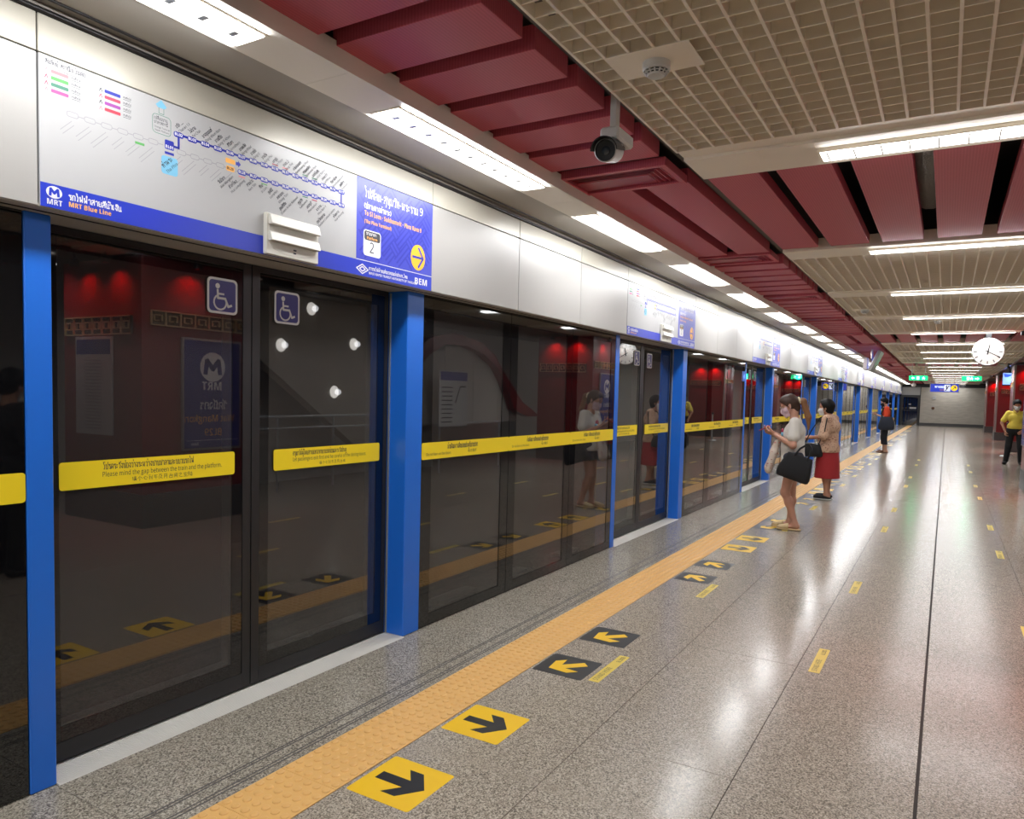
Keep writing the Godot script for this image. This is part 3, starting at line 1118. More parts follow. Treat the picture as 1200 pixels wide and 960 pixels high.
func build_route_maps() -> void:
	var label := "white and blue route map sign"
	var t := thing("route_map_sign", label, "sign", Vector3(FX + 0.0012, 2.122, -1.367), "route map signs above the doors")
	var ex := Vector3(0, 0, -1)
	var ey := Vector3.UP
	var q := func(layer: int) -> Vector3: return Vector3(0.0005 + layer * 0.0009, 0, 0)
	var m := MB.new()
	m.cbox(Vector3(-0.016, 0.002, -2.23), Vector3(0.0004, 0.518, -0.003), 0.001)
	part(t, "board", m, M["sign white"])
	part(t, "blue_band", flat(rect(0.004, 0.004, 2.229, 0.086), q.call(0), ex, ey), M["sign blue"])
	part(t, "blue_panel", flat(rect(1.572, 0.09, 2.229, 0.518), q.call(0), ex, ey), M["sign blue panel"])
	# woven pattern of the blue panel
	m = MB.new()
	var step := 0.095
	for i in range(-12, 26):
		for j in range(-12, 26):
			var c := Vector2(1.6 + (i - j) * step * 0.5, 0.1 + (i + j) * step * 0.5)
			var dir := Vector2(1, 1) if posmod(i + j * 2, 3) != 0 else Vector2(-1, 1)
			dir = dir.normalized()
			var nor := Vector2(-dir.y, dir.x)
			for k in [-1, 0, 1]:
				var a: Vector2 = c + nor * k * 0.026 - dir * 0.04
				var b: Vector2 = c + nor * k * 0.026 + dir * 0.04
				if minf(a.x, b.x) > 1.582 and maxf(a.x, b.x) < 2.22 and minf(a.y, b.y) > 0.098 and maxf(a.y, b.y) < 0.51:
					m.stroke(PackedVector2Array([a, b]), 0.0105, q.call(1), ex, ey, Vector3.RIGHT)
	part(t, "woven_pattern", m, M["sign pattern"])
	var o: Vector3 = q.call(2)
	# white lettering of the blue panel
	m = MB.new()
	thai(m, "ไปสีลม-สุขุมวิท-พระราม", 1.632, 0.424, 0.034, o, ex, ey, 0.9, 0.66)
	latin(m, "9", 2.105, 0.424, 0.06, o, ex, ey)
	thai(m, "(ปลายทางท่าพระ)", 1.63, 0.366, 0.022, o, ex, ey, 1.2, 0.66)
	m.prism(rect(1.572, 0.086, 2.229, 0.0895), o, ex, ey, Vector3.ZERO)
	thai(m, "การรถไฟฟ้าขนส่งมวลชนแห่งประเทศไทย", 1.672, 0.044, 0.014, o, ex, ey, 1.2, 0.68)
	latin(m, "MASS RAPID TRANSIT AUTHORITY OF THAILAND", 1.672, 0.02, 0.0185, o, ex, ey, true)
	latin(m, "BEM", 2.068, 0.024, 0.05, o, ex, ey, true, 1.2)
	# rail authority emblem: two nested lozenges
	for s in [[0.045, 0.006], [0.022, 0.006]]:
		m.stroke(PackedVector2Array([Vector2(1.62 - s[0], 0.041), Vector2(1.62, 0.041 + s[0] * 0.55), Vector2(1.62 + s[0], 0.041), Vector2(1.62, 0.041 - s[0] * 0.55), Vector2(1.62 - s[0], 0.041)]), s[1], o, ex, ey, Vector3.RIGHT)
	# round operator emblem at the left end
	thai(m, "รถไฟฟ้าสายสีน้ำเงิน", 0.099, 0.046, 0.016, o, ex, ey, 1.3, 0.7)
	latin(m, "MRT", 0.025, 0.014, 0.026, o, ex, ey, true)
	m.prism(circle(0.049, 0.058, 0.027, 0.021), o, ex, ey, Vector3.ZERO)
	part(t, "lettering", m, M["ink white"])
	m = MB.new()
	m.stroke(PackedVector2Array([Vector2(0.035, 0.047), Vector2(0.037, 0.069), Vector2(0.049, 0.055), Vector2(0.061, 0.069), Vector2(0.063, 0.047)]), 0.009, q.call(3), ex, ey, Vector3.RIGHT)
	part(t, "emblem_letter", m, M["sign blue"])
	m = MB.new()
	latin(m, "To Si Lom · Sukhumvit · Phra Ram 9", 1.631, 0.327, 0.034, o, ex, ey, true, 0.86)
	latin(m, "(Tha Phra Terminal)", 1.631, 0.287, 0.026, o, ex, ey, true, 0.9)
	latin(m, "MRT Blue Line", 0.099, 0.02, 0.023, o, ex, ey, true)
	part(t, "lettering", m, M["ink orange"])
	# platform number plate and direction arrow
	part(t, "number_plate", flat(rrect(1.626, 0.117, 1.764, 0.254, 0.018), q.call(1), ex, ey), M["ink white"])
	part(t, "number_plate_head", flat(rrect(1.632, 0.199, 1.758, 0.248, 0.012), q.call(2), ex, ey), M["ink"])
	m = MB.new()
	thai(m, "ชานชาลา", 1.646, 0.228, 0.012, q.call(3), ex, ey, 1.2, 0.85)
	part(t, "lettering", m, M["ink white"])
	m = MB.new()
	latin(m, "Platform", 1.652, 0.204, 0.02, q.call(3), ex, ey, true)
	part(t, "lettering", m, M["ink orange"])
	m = MB.new()
	latin(m, "2", 1.675, 0.132, 0.076, q.call(3), ex, ey)
	part(t, "number", m, M["ink"])
	part(t, "arrow_disc", flat(circle(2.095, 0.18, 0.067, 0.074, 32), q.call(1), ex, ey), M["arrow amber"])
	m = MB.new()
	m.stroke(PackedVector2Array([Vector2(2.045, 0.18), Vector2(2.14, 0.18)]), 0.014, q.call(2), ex, ey, Vector3.RIGHT)
	m.stroke(PackedVector2Array([Vector2(2.1, 0.235), Vector2(2.143, 0.18), Vector2(2.1, 0.125)]), 0.014, q.call(2), ex, ey, Vector3.RIGHT)
	part(t, "arrow", m, M["ink navy"])
	# the line itself
	var navy := MB.new()
	var white := MB.new()
	var ink := MB.new()
	var grey := MB.new()
	o = q.call(0)
	var o1: Vector3 = q.call(1)
	navy.stroke(PackedVector2Array([Vector2(0.512, 0.352), Vector2(0.533, 0.352), Vector2(0.533, 0.406), Vector2(1.457, 0.404), Vector2(1.457, 0.337), Vector2(0.83, 0.338)]), 0.0095, o, ex, ey, Vector3.RIGHT)
	navy.prism(rrect(0.472, 0.334, 0.512, 0.37, 0.005), o, ex, ey, Vector3.ZERO)
	navy.prism(rect(0.472, 0.314, 0.512, 0.324), o, ex, ey, Vector3.ZERO)
	latin(white, "BL01", 0.475, 0.338, 0.016, o1, ex, ey, true)
	var top := [["จรัล 13", "Charan 13"], ["ไฟชาย", "Fai Chai"], ["บางขุนนนท์", "Bang Khun Non"], ["บางยี่ขัน", "Bang Yi Khan"], ["สิรินทร", "Sirindhorn"], ["บางพลัด", "Bang Phlat"], ["บางอ้อ", "Bang O"], ["บางโพ", "Bang Pho"], ["เตาปูน", "Tao Poon"], ["บางชื่อ", "Bang Sue"], ["กำแพงเพชร", "Kamphaeng Phet"], ["สวนจตุจักร", "Chatuchak Park"], ["พหลโยทิน", "Phahon Yothin"], ["ลาดพร้าว", "Lat Phrao"], ["รัชดาพิเสก", "Ratchadaphisek"], ["สุททิสาร", "Sutthisan"]]
	var low := [["วัดมังกร", "Wat Mangkon"], ["หัวลำโพง", "Hua Lamphong"], ["สามย่าน", "Sam Yan"], ["สีลม", "Si Lom"], ["ลุมพินี", "Lumphini"], ["คลองเตย", "Khlong Toei"], ["สูนย์สิริกิต", "Queen Sirikit National"], ["สุขุมวิท", "Sukhumvit"], ["เพชรบุรี", "Phetchaburi"], ["พระราม 9", "Phra Ram 9"], ["สูนย์วัดนทรรม", "Thailand Cultural Centre"], ["ห้วยขวาง", "Huai Khwang"]]
	var sx := ex * 0.70 + ey * 0.714
	var sy := -ex * 0.714 + ey * 0.70
	for i in 16:
		var u := 0.533 + i * 0.0616
		navy.prism(rrect(u - 0.0225, 0.393, u + 0.0225, 0.415, 0.009, 3), o1 - Vector3(0.0004, 0, 0), ex, ey, Vector3.ZERO)
		latin(white, "BL%02d" % (i + 2), u - 0.0185, 0.3985, 0.0165, q.call(2), ex, ey, true)
		var base: Vector3 = o1 + ex * (u - 0.004) + ey * 0.423
		thai(ink, top[i][0], 0.0, 0.006, 0.0105, base, sx, sy, 0.95, 0.62)
		latin(ink, top[i][1], 0.0, -0.014, 0.0145, base, sx, sy)
	for i in 12:
		var u := 0.78 + i * 0.0617
		if i > 0:
			navy.prism(rrect(u - 0.0225, 0.3265, u + 0.0225, 0.3485, 0.009, 3), o1 - Vector3(0.0004, 0, 0), ex, ey, Vector3.ZERO)
			latin(white, "BL%02d" % (29 - i), u - 0.0185, 0.332, 0.0165, q.call(2), ex, ey, true)
		var base: Vector3 = o1 + ex * (u + 0.006) + ey * 0.316
		var w := latin(MB.new(), low[i][1], 0, 0, 0.0145, base, sx, sy)
		latin(ink, low[i][1], -w, -0.016, 0.0145, base, sx, sy)
		thai(ink, low[i][0], -w + 0.006, 0.004, 0.0105, base, sx, sy, 0.95, 0.62)
	part(t, "line_diagram", navy, M["ink navy"])
	part(t, "lettering", white, M["ink white"])
	# stops already passed, in grey
	var prev := Vector2(0.1, 0.346)
	for i in 13:
		var u := 0.115 + i * 0.0615
		if u > 0.45 and u < 0.53:
			continue
		var v := 0.345 if u < 0.5 else 0.338
		var ring := rrect(u - 0.02, v - 0.009, u + 0.02, v + 0.009, 0.008, 3)
		ring.append(ring[0])
		grey.stroke(ring, 0.0025, o, ex, ey, Vector3.RIGHT)
		grey.stroke(PackedVector2Array([Vector2(u + 0.02, v), Vector2(u + 0.042, v)]), 0.003, o, ex, ey, Vector3.RIGHT)
		for k in 2:
			var base: Vector3 = o + ex * (u + 0.008 * k) + ey * (0.325 - 0.012 * k)
			grey.stroke(PackedVector2Array([Vector2(-0.06 - 0.012 * (i % 3), 0), Vector2(-0.005, 0)]), 0.0022, base, sx, sy, Vector3.RIGHT)
	part(t, "passed_stops", grey, M["ink grey"]).set_meta("kind", "stuff")
	# legend
	var cols := [["ink pink", 0.043, 0.464, 0.102], ["ink green", 0.043, 0.442, 0.102], ["ink deep green", 0.043, 0.42, 0.102], ["ink magenta", 0.043, 0.399, 0.102], ["ink navy", 0.231, 0.464, 0.291], ["ink maroon", 0.231, 0.443, 0.291], ["ink purple", 0.231, 0.421, 0.291], ["ink red", 0.231, 0.399, 0.291]]
	for c in cols:
		part(t, "legend_bar", flat(rrect(c[1], c[2], c[3], c[2] + 0.0115, 0.003, 2), o, ex, ey, 0.0004), M[c[0]])
		thai(ink, "สายสีรถไฟ", c[3] + 0.011, c[2] + 0.005, 0.0055, o, ex, ey, 0.9, 0.6)
		ink.stroke(PackedVector2Array([Vector2(c[3] + 0.011, c[2] + 0.0005), Vector2(c[3] + 0.04, c[2] + 0.0005)]), 0.0014, o, ex, ey, Vector3.RIGHT)
	thai(ink, "สัณลักณ์ สถานีเชื่อมต่อ", 0.025, 0.492, 0.011, o, ex, ey, 0.9, 0.62)
	latin(ink, "Symbol   Interchange Station", 0.025, 0.478, 0.0085, o, ex, ey)
	for s in [[0.028, 0.399, "ink pink"], [0.028, 0.464, "ink pink"], [0.217, 0.399, "ink pink"], [0.028, 0.442, "ink maroon"], [0.028, 0.42, "ink maroon"], [0.217, 0.464, "ink"], [0.217, 0.421, "ink"], [0.217, 0.443, "ink maroon"]]:
		var k := MB.new()
		k.stroke(PackedVector2Array([Vector2(s[0] - 0.005, s[1]), Vector2(s[0], s[1] + 0.012), Vector2(s[0] + 0.005, s[1])]), 0.0026, o, ex, ey, Vector3.RIGHT)
		part(t, "legend_mark", k, M[s[2]])
	part(t, "stop_mark", flat(rect(0.348, 0.316, 0.386, 0.325), o, ex, ey, 0.0004), M["ink green"])
	for s in [[1.027, 0.42, "ink maroon"], [1.088, 0.42, "ink pink"], [1.211, 0.42, "ink deep green"], [1.272, 0.42, "ink deep green"], [0.842, 0.316, "ink pink"], [0.965, 0.316, "ink green"], [1.212, 0.318, "ink deep green"], [1.273, 0.316, "ink maroon"]]:
		part(t, "stop_mark", flat(rect(s[0] - 0.017, s[1], s[0] + 0.017, s[1] + 0.005), o, ex, ey, 0.0004), M[s[2]])
	# terminus box, frame with the arrow house above, and the present stop
	part(t, "terminus_box", flat(rrect(0.457, 0.235, 0.529, 0.306, 0.012), o, ex, ey, 0.0004), M["ink sky"])
	thai(ink, "ท่าพระ", 0.0, 0.006, 0.014, o1 + ex * 0.472 + ey * 0.252, sx, sy, 1.0, 0.75)
	latin(ink, "Tha Phra", 0.0, -0.016, 0.0165, o1 + ex * 0.474 + ey * 0.25, sx, sy)
	var fr := rrect(0.42, 0.384, 0.498, 0.456, 0.014)
	fr.append(fr[0])
	m = MB.new()
	m.stroke(fr, 0.002, o, ex, ey, Vector3.RIGHT)
	m.stroke(PackedVector2Array([Vector2(0.447, 0.484), Vector2(0.447, 0.462), Vector2(0.468, 0.462), Vector2(0.468, 0.484)]), 0.002, o, ex, ey, Vector3.RIGHT)
	part(t, "change_frame", m, M["ink deep green"])
	part(t, "change_arrow", flat(PackedVector2Array([Vector2(0.433, 0.493), Vector2(0.457, 0.515), Vector2(0.481, 0.493), Vector2(0.471, 0.484), Vector2(0.443, 0.484)]), o, ex, ey, 0.0004), M["ink sky"])
	thai(ink, "เปลี่ยนชาน", 0.427, 0.436, 0.009, o, ex, ey, 0.9, 0.7)
	thai(ink, "ชาลาสถานี", 0.427, 0.42, 0.009, o, ex, ey, 0.9, 0.7)
	latin(ink, "Change Trains at", 0.427, 0.404, 0.009, o, ex, ey)
	latin(ink, "Upper Platform", 0.429, 0.392, 0.009, o, ex, ey)
	part(t, "present_stop", flat(rrect(0.757, 0.36, 0.806, 0.38, 0.004), o, ex, ey, 0.0004), M["ink orange"])
	part(t, "present_stop", flat(rrect(0.761, 0.327, 0.803, 0.349, 0.006), o, ex, ey, 0.0004), M["ink orange"])
	latin(ink, "BL29", 0.764, 0.332, 0.0155, o1, ex, ey, true)
	latin(ink, "วัด", 0.77, 0.365, 0.0, o1, ex, ey)
	part(t, "heading_arrow", flat(PackedVector2Array([Vector2(0.81, 0.362), Vector2(0.822, 0.362), Vector2(0.822, 0.355), Vector2(0.836, 0.369), Vector2(0.822, 0.383), Vector2(0.822, 0.376), Vector2(0.81, 0.376)]), o, ex, ey, 0.0004), M["ink navy"])
	part(t, "lettering", ink, M["ink"])
	# louvred speaker unit below the map
	var s := thing("louvred_speaker", "cream two-louvre speaker box on the header", "speaker", Vector3(FX + 0.0066, 2.127, -1.367 - 0.957), "louvred speaker boxes on the header")
	m = MB.new()
	m.cbox(Vector3(-0.004, 0.0, -0.323), Vector3(0.02, 0.187, 0.0), 0.004)
	part(s, "case", m, M["speaker cream"])
	for y in [[0.134, 0.178], [0.06, 0.102]]:
		m = MB.new()
		m.prism(PackedVector2Array([Vector2(0.018, y[0] + 0.004), Vector2(0.034, y[0]), Vector2(0.046, y[0] + 0.004), Vector2(0.034, y[1]), Vector2(0.018, y[1] + 0.004)]), Vector3(0, 0, -0.012), Vector3.RIGHT, Vector3.UP, Vector3(0, 0, -0.3))
		part(s, "louvre", m, M["speaker cream"])
	m = MB.new()
	m.box(Vector3(0.0195, 0.1, -0.31), Vector3(0.0215, 0.135, -0.014))
	m.prism(PackedVector2Array([Vector2(0.015, 0.062), Vector2(0.3, 0.062), Vector2(0.28, 0.03), Vector2(0.22, 0.015), Vector2(0.1, 0.015), Vector2(0.04, 0.03)]), Vector3(0.0203, 0, 0), ex, ey, Vector3(0.001, 0, 0))
	part(s, "recess", m, M["speaker cream"])
	m = MB.new()
	for k in [[0.16, 0.038, 0.018], [0.16, 0.024, 0.016]]:
		m.box(Vector3(0.0213, k[1], -k[0] - k[2]), Vector3(0.0225, k[1] + 0.007, -k[0]))
	part(s, "label", m, M["ink"])
	for i in range(1, 11):
		dup(t, t.position + Vector3(0, 0, -BAY * i), bay_label(t, i))
		dup(s, s.position + Vector3(0, 0, -BAY * i), bay_label(s, i))
	t.set_meta("label", bay_label(t, 0))
	s.set_meta("label", bay_label(s, 0))


# ------------------------------------------------------------------ stickers on the doors
func yellow_strip(x: float, z0: float, z1: float, y0: float, y1: float, label: String, lines: Array) -> Node3D:
	var t := thing("warning_sticker", label, "sticker", Vector3(x, y0, z0), "yellow warning stickers on the screen doors")
	var ex := Vector3(0, 0, -1)
	part(t, "film", flat(rrect(0, 0, z0 - z1, y1 - y0, 0.012, 3), Vector3(0.0003, 0, 0), ex, Vector3.UP, 0.0006), M["sticker yellow"])
	var m := MB.new()
	for l in lines:
		var sc: float = l[5] if l.size() > 5 else 0.6
		match l[0]:
			"t": thai(m, l[1], l[2], l[3], l[4], Vector3(0.0013, 0, 0), ex, Vector3.UP, 0.85, sc)
			"h": han(m, l[1], l[2], l[3], l[4], Vector3(0.0013, 0, 0), ex, Vector3.UP, 0.8)
			"l": latin(m, l[1], l[2], l[3], l[4], Vector3(0.0013, 0, 0), ex, Vector3.UP, false, sc if l.size() > 5 else 1.0)
	part(t, "lettering", m, M["ink"])
	return t

func build_door_stickers() -> void:
	var all := []
	all.append(yellow_strip(DX + 0.0005, -1.55, -2.37, 1.094, 1.205, "yellow mind-the-gap sticker on a door leaf", [
		["t", "โปรดระวังช่องว่างระหว่างชานชาลาและขบวนรถไฟ", 0.175, 0.073, 0.019, 0.52], ["l", "Please mind the gap between the train and the platform.", 0.172, 0.041, 0.027, 0.84], ["h", "请小心列车及月台间之空隙", 0.3, 0.013, 0.019]]))
	all.append(yellow_strip(DX + 0.0005, -2.61, -3.427, 1.09, 1.2, "yellow exit-first sticker on a door leaf", [
		["t", "กรุณาให้ผู้โดยสารออกจากขบวนรถก่อนและระวังประตู", 0.13, 0.073, 0.019, 0.47], ["l", "Let passengers exit first and be careful of the closing doors.", 0.13, 0.041, 0.026, 0.82], ["h", "请小心列车及月台间", 0.32, 0.012, 0.018]]))
	var z := [-3.669, -4.736, -5.786, -6.748]
	var kinds := ["yellow strip on fixed glass, broad pillar,", "yellow strip on the middle fixed glass", "yellow strip on fixed glass, slim pillar,"]
	for k in 3:
		all.append(yellow_strip(WX + 0.0005, z[k], z[k + 1], 1.085, 1.193, kinds[k], [
			["t", "ห้ามพิงและวางสิ่งของบนประตูกั้นชานชาลา", 0.28, 0.06, 0.024, 0.42], ["l", "Do not lean on the doors", 0.05, 0.022, 0.024], ["h", "请勿操作", 0.52, 0.022, 0.022]]))
	var wheel := []
	for q in [[-2.215, 1.86, "navy wheelchair sticker, slim pillar leaf,"], [-2.609, 1.848, "navy wheelchair sticker, broad pillar leaf,"]]:
		var t := thing("wheelchair_sticker", q[2], "sticker", Vector3(DX + 0.0005, q[1], q[0]), "wheelchair stickers on the sliding doors")
		var ex := Vector3(0, 0, -1)
		part(t, "white_film", flat(rrect(0, 0, 0.168, 0.166, 0.022), Vector3(0.0003, 0, 0), ex, Vector3.UP, 0.0005), M["ink white"])
		part(t, "navy_field", flat(rrect(0.011, 0.011, 0.157, 0.155, 0.016), Vector3(0.0008, 0, 0), ex, Vector3.UP, 0.0004), M["sticker navy"])
		var m := MB.new()
		var o := Vector3(0.0017, 0, 0)
		m.prism(circle(0.056, 0.128, 0.0125, -1.0, 14), o, ex, Vector3.UP, Vector3.ZERO)
		m.stroke(PackedVector2Array([Vector2(0.056, 0.11), Vector2(0.058, 0.072), Vector2(0.098, 0.072), Vector2(0.115, 0.036), Vector2(0.133, 0.043)]), 0.011, o, ex, Vector3.UP, Vector3.RIGHT)
		m.stroke(PackedVector2Array([Vector2(0.057, 0.092), Vector2(0.09, 0.092)]), 0.009, o, ex, Vector3.UP, Vector3.RIGHT)
		var arc := PackedVector2Array()
		for i in 15:
			var a := deg_to_rad(115 + i * 18.5)
			arc.append(Vector2(0.07 + cos(a) * 0.034, 0.053 + sin(a) * 0.034))
		m.stroke(arc, 0.0085, o, ex, Vector3.UP, Vector3.RIGHT)
		part(t, "wheelchair_symbol", m, M["ink white"])
		wheel.append(t)
	for i in range(1, 11):
		for s in (all if i < 10 else all.slice(0, 2)) + wheel:
			dup(s, s.position + Vector3(0, 0, -BAY * i), bay_label(s, i))
	for s in all.slice(2):
		dup(s, s.position + Vector3(0, 0, BAY), bay_label(s, -1))
	for s in all + wheel:
		s.set_meta("label", bay_label(s, 0))


# ------------------------------------------------------------------ stickers on the floor
func build_floor_stickers() -> void:
	var ex := Vector3.RIGHT
	var ey := Vector3(0, 0, -1)
	var arrow := PackedVector2Array([Vector2(-0.11, 0.027), Vector2(0.025, 0.027), Vector2(-0.028, 0.092), Vector2(0.04, 0.092), Vector2(0.112, 0.0), Vector2(0.04, -0.092), Vector2(-0.028, -0.092), Vector2(0.025, -0.027), Vector2(-0.11, -0.027)])
	var y := thing("arrow_sticker", "yellow square floor sticker with a black arrow pointing away from the doors", "floor sticker", Vector3(-1.748, 0.0002, -2.18), "yellow arrow stickers on the floor")
	part(y, "film", flat(rrect(-0.15, -0.15, 0.15, 0.15, 0.012), Vector3.ZERO, ex, ey, 0.0008), M["floor yellow"])
	part(y, "arrow", flat(arrow, Vector3(0, 0.0009, 0), ex, ey, 0.0004), M["floor black"])
	var kinds := []
	for k in 2:
		var d := thing("arrow_sticker", ["black square floor sticker with a yellow arrow slanting back to the door it follows", "black square floor sticker with a yellow arrow slanting on to the door ahead of it"][k], "floor sticker", Vector3(-1.752, 0.0002, -3.645 if k == 0 else -6.08), "black arrow stickers on the floor")
		part(d, "film", flat(rrect(-0.15, -0.148, 0.15, 0.148, 0.012), Vector3.ZERO, ex, ey, 0.0008), M["floor black"])
		var a := deg_to_rad(180 + 45 if k == 0 else 180 - 45)
		part(d, "arrow", flat(arrow, Vector3(0, 0.0009, 0), ex * cos(a) + ey * sin(a), -ex * sin(a) + ey * cos(a), 0.0004), M["floor yellow"])
		kinds.append(d)
	for i in 9:
		for j in 2:
			var n := ", %s sticker of the %s bay from the end door" % [["outer", "inner"][j], nth(11 - i)]
			var l := ["yellow square with a black arrow", "black square, arrow slanting back", "black square, arrow slanting ahead"]
			if i + j == 0:
				y.set_meta("label", l[0] + n)
				kinds[0].set_meta("label", l[1] + n)
				kinds[1].set_meta("label", l[2] + n)
				continue
			dup(y, Vector3(-1.748, 0.0002, -2.18 - j * 0.61 - BAY * i), l[0] + n)
			dup(kinds[0], Vector3(-1.752, 0.0002, -3.645 - j * 0.6 - BAY * i), l[1] + n)
			dup(kinds[1], Vector3(-1.752, 0.0002, -6.08 - j * 0.585 - BAY * i), l[2] + n)
	var t := thing("distance_strip", "narrow yellow distancing strip on the granite floor", "floor sticker", Vector3(-1.543, 0.0002, -3.75), "yellow distancing strips on the floor")
	part(t, "film", flat(rrect(-0.03, -0.225, 0.03, 0.225, 0.004, 2), Vector3.ZERO, ex, ey, 0.0008), M["strip yellow"])
	var m := MB.new()
	latin(m, "STAND HERE", -0.2, -0.014, 0.038, Vector3(0, 0.0013, 0), ey, -ex)
	thai(m, "ยืนรอ", 0.115, -0.012, 0.02, Vector3(0, 0.0013, 0), ey, -ex, 1.0, 0.8)
	part(t, "lettering", m, M["ink"])
	var rows := [[-1.55, "beside the arrow stickers", [-3.75, -5.72, -9.12, -11.1, -14.5, -16.5, -19.9, -21.9]], [-0.565, "left of the dark floor joint", [-4.57, -6.565, -9.81, -11.7, -15.2, -17.1, -20.6, -22.5]], [0.545, "right of the dark floor joint", [-5.88, -8.92, -10.83, -14.13, -16.2, -19.5, -21.6]]]
	for r in rows:
		for i in r[2].size():
			var l := "narrow yellow distancing strip %s, %s towards the end wall" % [r[1], nth(i + 1)]
			if r[0] < -1.0 and i == 0:
				t.set_meta("label", l)
			else:
				dup(t, Vector3(r[0], 0.0002, r[2][i]), l)


# ------------------------------------------------------------------ red piers and the side bays
func lattice(parent: Node3D, o: Vector3, ex: Vector3, w: float, h: float) -> void:
	var nn := ex.cross(Vector3.UP)
	var m := MB.new()
	m.prism(rect(0, 0, w, h), o, ex, Vector3.UP, nn * 0.006)
	part(parent, "lattice_back", m, M["lattice dark"])
	m = MB.new()
	var bar := func(x0: float, y0: float, x1: float, y1: float) -> void:
		m.prism(rect(x0, y0, x1, y1), o + nn * 0.006, ex, Vector3.UP, nn * 0.022)
	bar.call(0, 0, w, 0.012)
	bar.call(0, h - 0.012, w, h)
	bar.call(0, 0, 0.012, h)
	bar.call(w - 0.012, 0, w, h)
	var n := int(w / 0.16)
	var st := w / n
	for i in n:
		var x := i * st
		bar.call(x, 0, x + 0.009, h)
		bar.call(x + st * 0.25, h * 0.3, x + st * 0.25 + 0.009, h * 0.72)
		bar.call(x + st * 0.25, h * 0.66, x + st * 0.8, h * 0.72)
		bar.call(x + st * 0.5, h * 0.3, x + st * 0.8, h * 0.36)
		bar.call(x + st * 0.75, h * 0.3, x + st * 0.75 + 0.009, h * 0.72)
	part(parent, "lattice", m, M["lattice brass"])

func pier(x0: float, x1: float, z0: float, z1: float, label: String) -> Node3D:
	var t := thing("red_pier", label, "pier", Vector3(x0, 0, z0), "red clad piers on the right")
	var w := x1 - x0
	var d := z0 - z1
	var m := MB.new()
	m.cbox(Vector3(0.004, 0.36, -d), Vector3(w, CEIL - 0.024, -0.004), 0.004)
	part(t, "cladding", m, M["pier red"])
	m = MB.new()
	m.cbox(Vector3(-0.006, 0.0, -d), Vector3(w, 0.358, 0.006), 0.004)
	part(t, "plinth", m, M["plinth"])
	m = MB.new()
	m.cbox(Vector3(-0.012, 0.36, -0.05), Vector3(0.045, CEIL - 0.024, 0.012), 0.004)
	part(t, "corner_post", m, M["pier steel"] if x0 > 1.5 else M["pier red"])
	# narrow joints of the cladding
	m = MB.new()
	m.box(Vector3(w * 0.5 - 0.003, 0.37, -0.006), Vector3(w * 0.5 + 0.003, 2.0, -0.0025))
	m.box(Vector3(0.0025, 0.37, -d * 0.5 - 0.003), Vector3(0.006, 2.0, -d * 0.5 + 0.003))
	part(t, "cladding_joint", m, M["gasket"])
	var f := Node3D.new()
	f.name = "lattice_strip"
	t.add_child(f, true)
	lattice(f, Vector3(0.004, 2.14, -d + 0.09), Vector3(0, 0, 1), d - 0.18, 0.16)
	lattice(f, Vector3(0.16, 2.04, -0.004), Vector3.RIGHT, w - 0.22, 0.2)
	return t

func red_lamp(at: Vector3, aim: Vector3, label: String) -> void:
	var t := thing("red_downlight", label, "spotlight", at, "red accent lamps above the piers")
	var m := MB.new()
	m.tube([Vector3(0, 0.06, 0), Vector3(0, 0.24, 0)], 0.008, 0.008, 6)
	m.lathe([Vector2(0.0, 0.075), Vector2(0.045, 0.075), Vector2(0.048, 0.0), Vector2(0.04, 0.0)], Vector3.ZERO, Vector3.RIGHT, Vector3.UP, Vector3.BACK, 16)
	part(t, "housing", m, M["black plastic"])
	m = MB.new()
	m.disc(Vector3(0, 0.01, 0), Vector3.RIGHT, Vector3.BACK, 0.04, Vector3.DOWN, 16)
	part(t, "red_lamp", m, M["red lamp disc"])
	var l := SpotLight3D.new()
	l.name = "light"
	l.light_color = Color(1.0, 0.04, 0.04)
	l.light_energy = 0.8
	l.spot_range = 20.0
	l.spot_angle = 62.0
	l.spot_attenuation = 2.0
	l.light_size = 0.03
	l.shadow_enabled = true
	t.add_child(l)
	l.position = Vector3(0, -0.012, 0)
	l.look_at_from_position(l.position + t.position, t.position + aim, Vector3.FORWARD)

func downlight(at: Vector3, label: String, group: String) -> Node3D:
	var t := thing("downlight", label, "ceiling light", at, group)
	var m := MB.new()
	m.lathe([Vector2(0.09, 0.012), Vector2(0.11, 0.004), Vector2(0.112, 0.0), Vector2(0.095, -0.004), Vector2(0.088, 0.01)], Vector3.ZERO, Vector3.RIGHT, Vector3.UP, Vector3.BACK, 20)
	part(t, "ring", m, M["white plastic"])
	m = MB.new()
	m.disc(Vector3(0, 0.006, 0), Vector3.RIGHT, Vector3.BACK, 0.09, Vector3.DOWN, 20)
	part(t, "lamp", m, M["downlight disc"])
	var l := SpotLight3D.new()
	l.name = "light"
	l.light_color = LAMP_COL
	l.light_energy = 2.2
	l.spot_range = 20.0
	l.spot_angle = 60.0
	l.light_size = 0.08
	l.shadow_enabled = true
	l.rotation.x = -PI / 2
	l.position = Vector3(0, -0.006, 0)
	t.add_child(l)
	return t

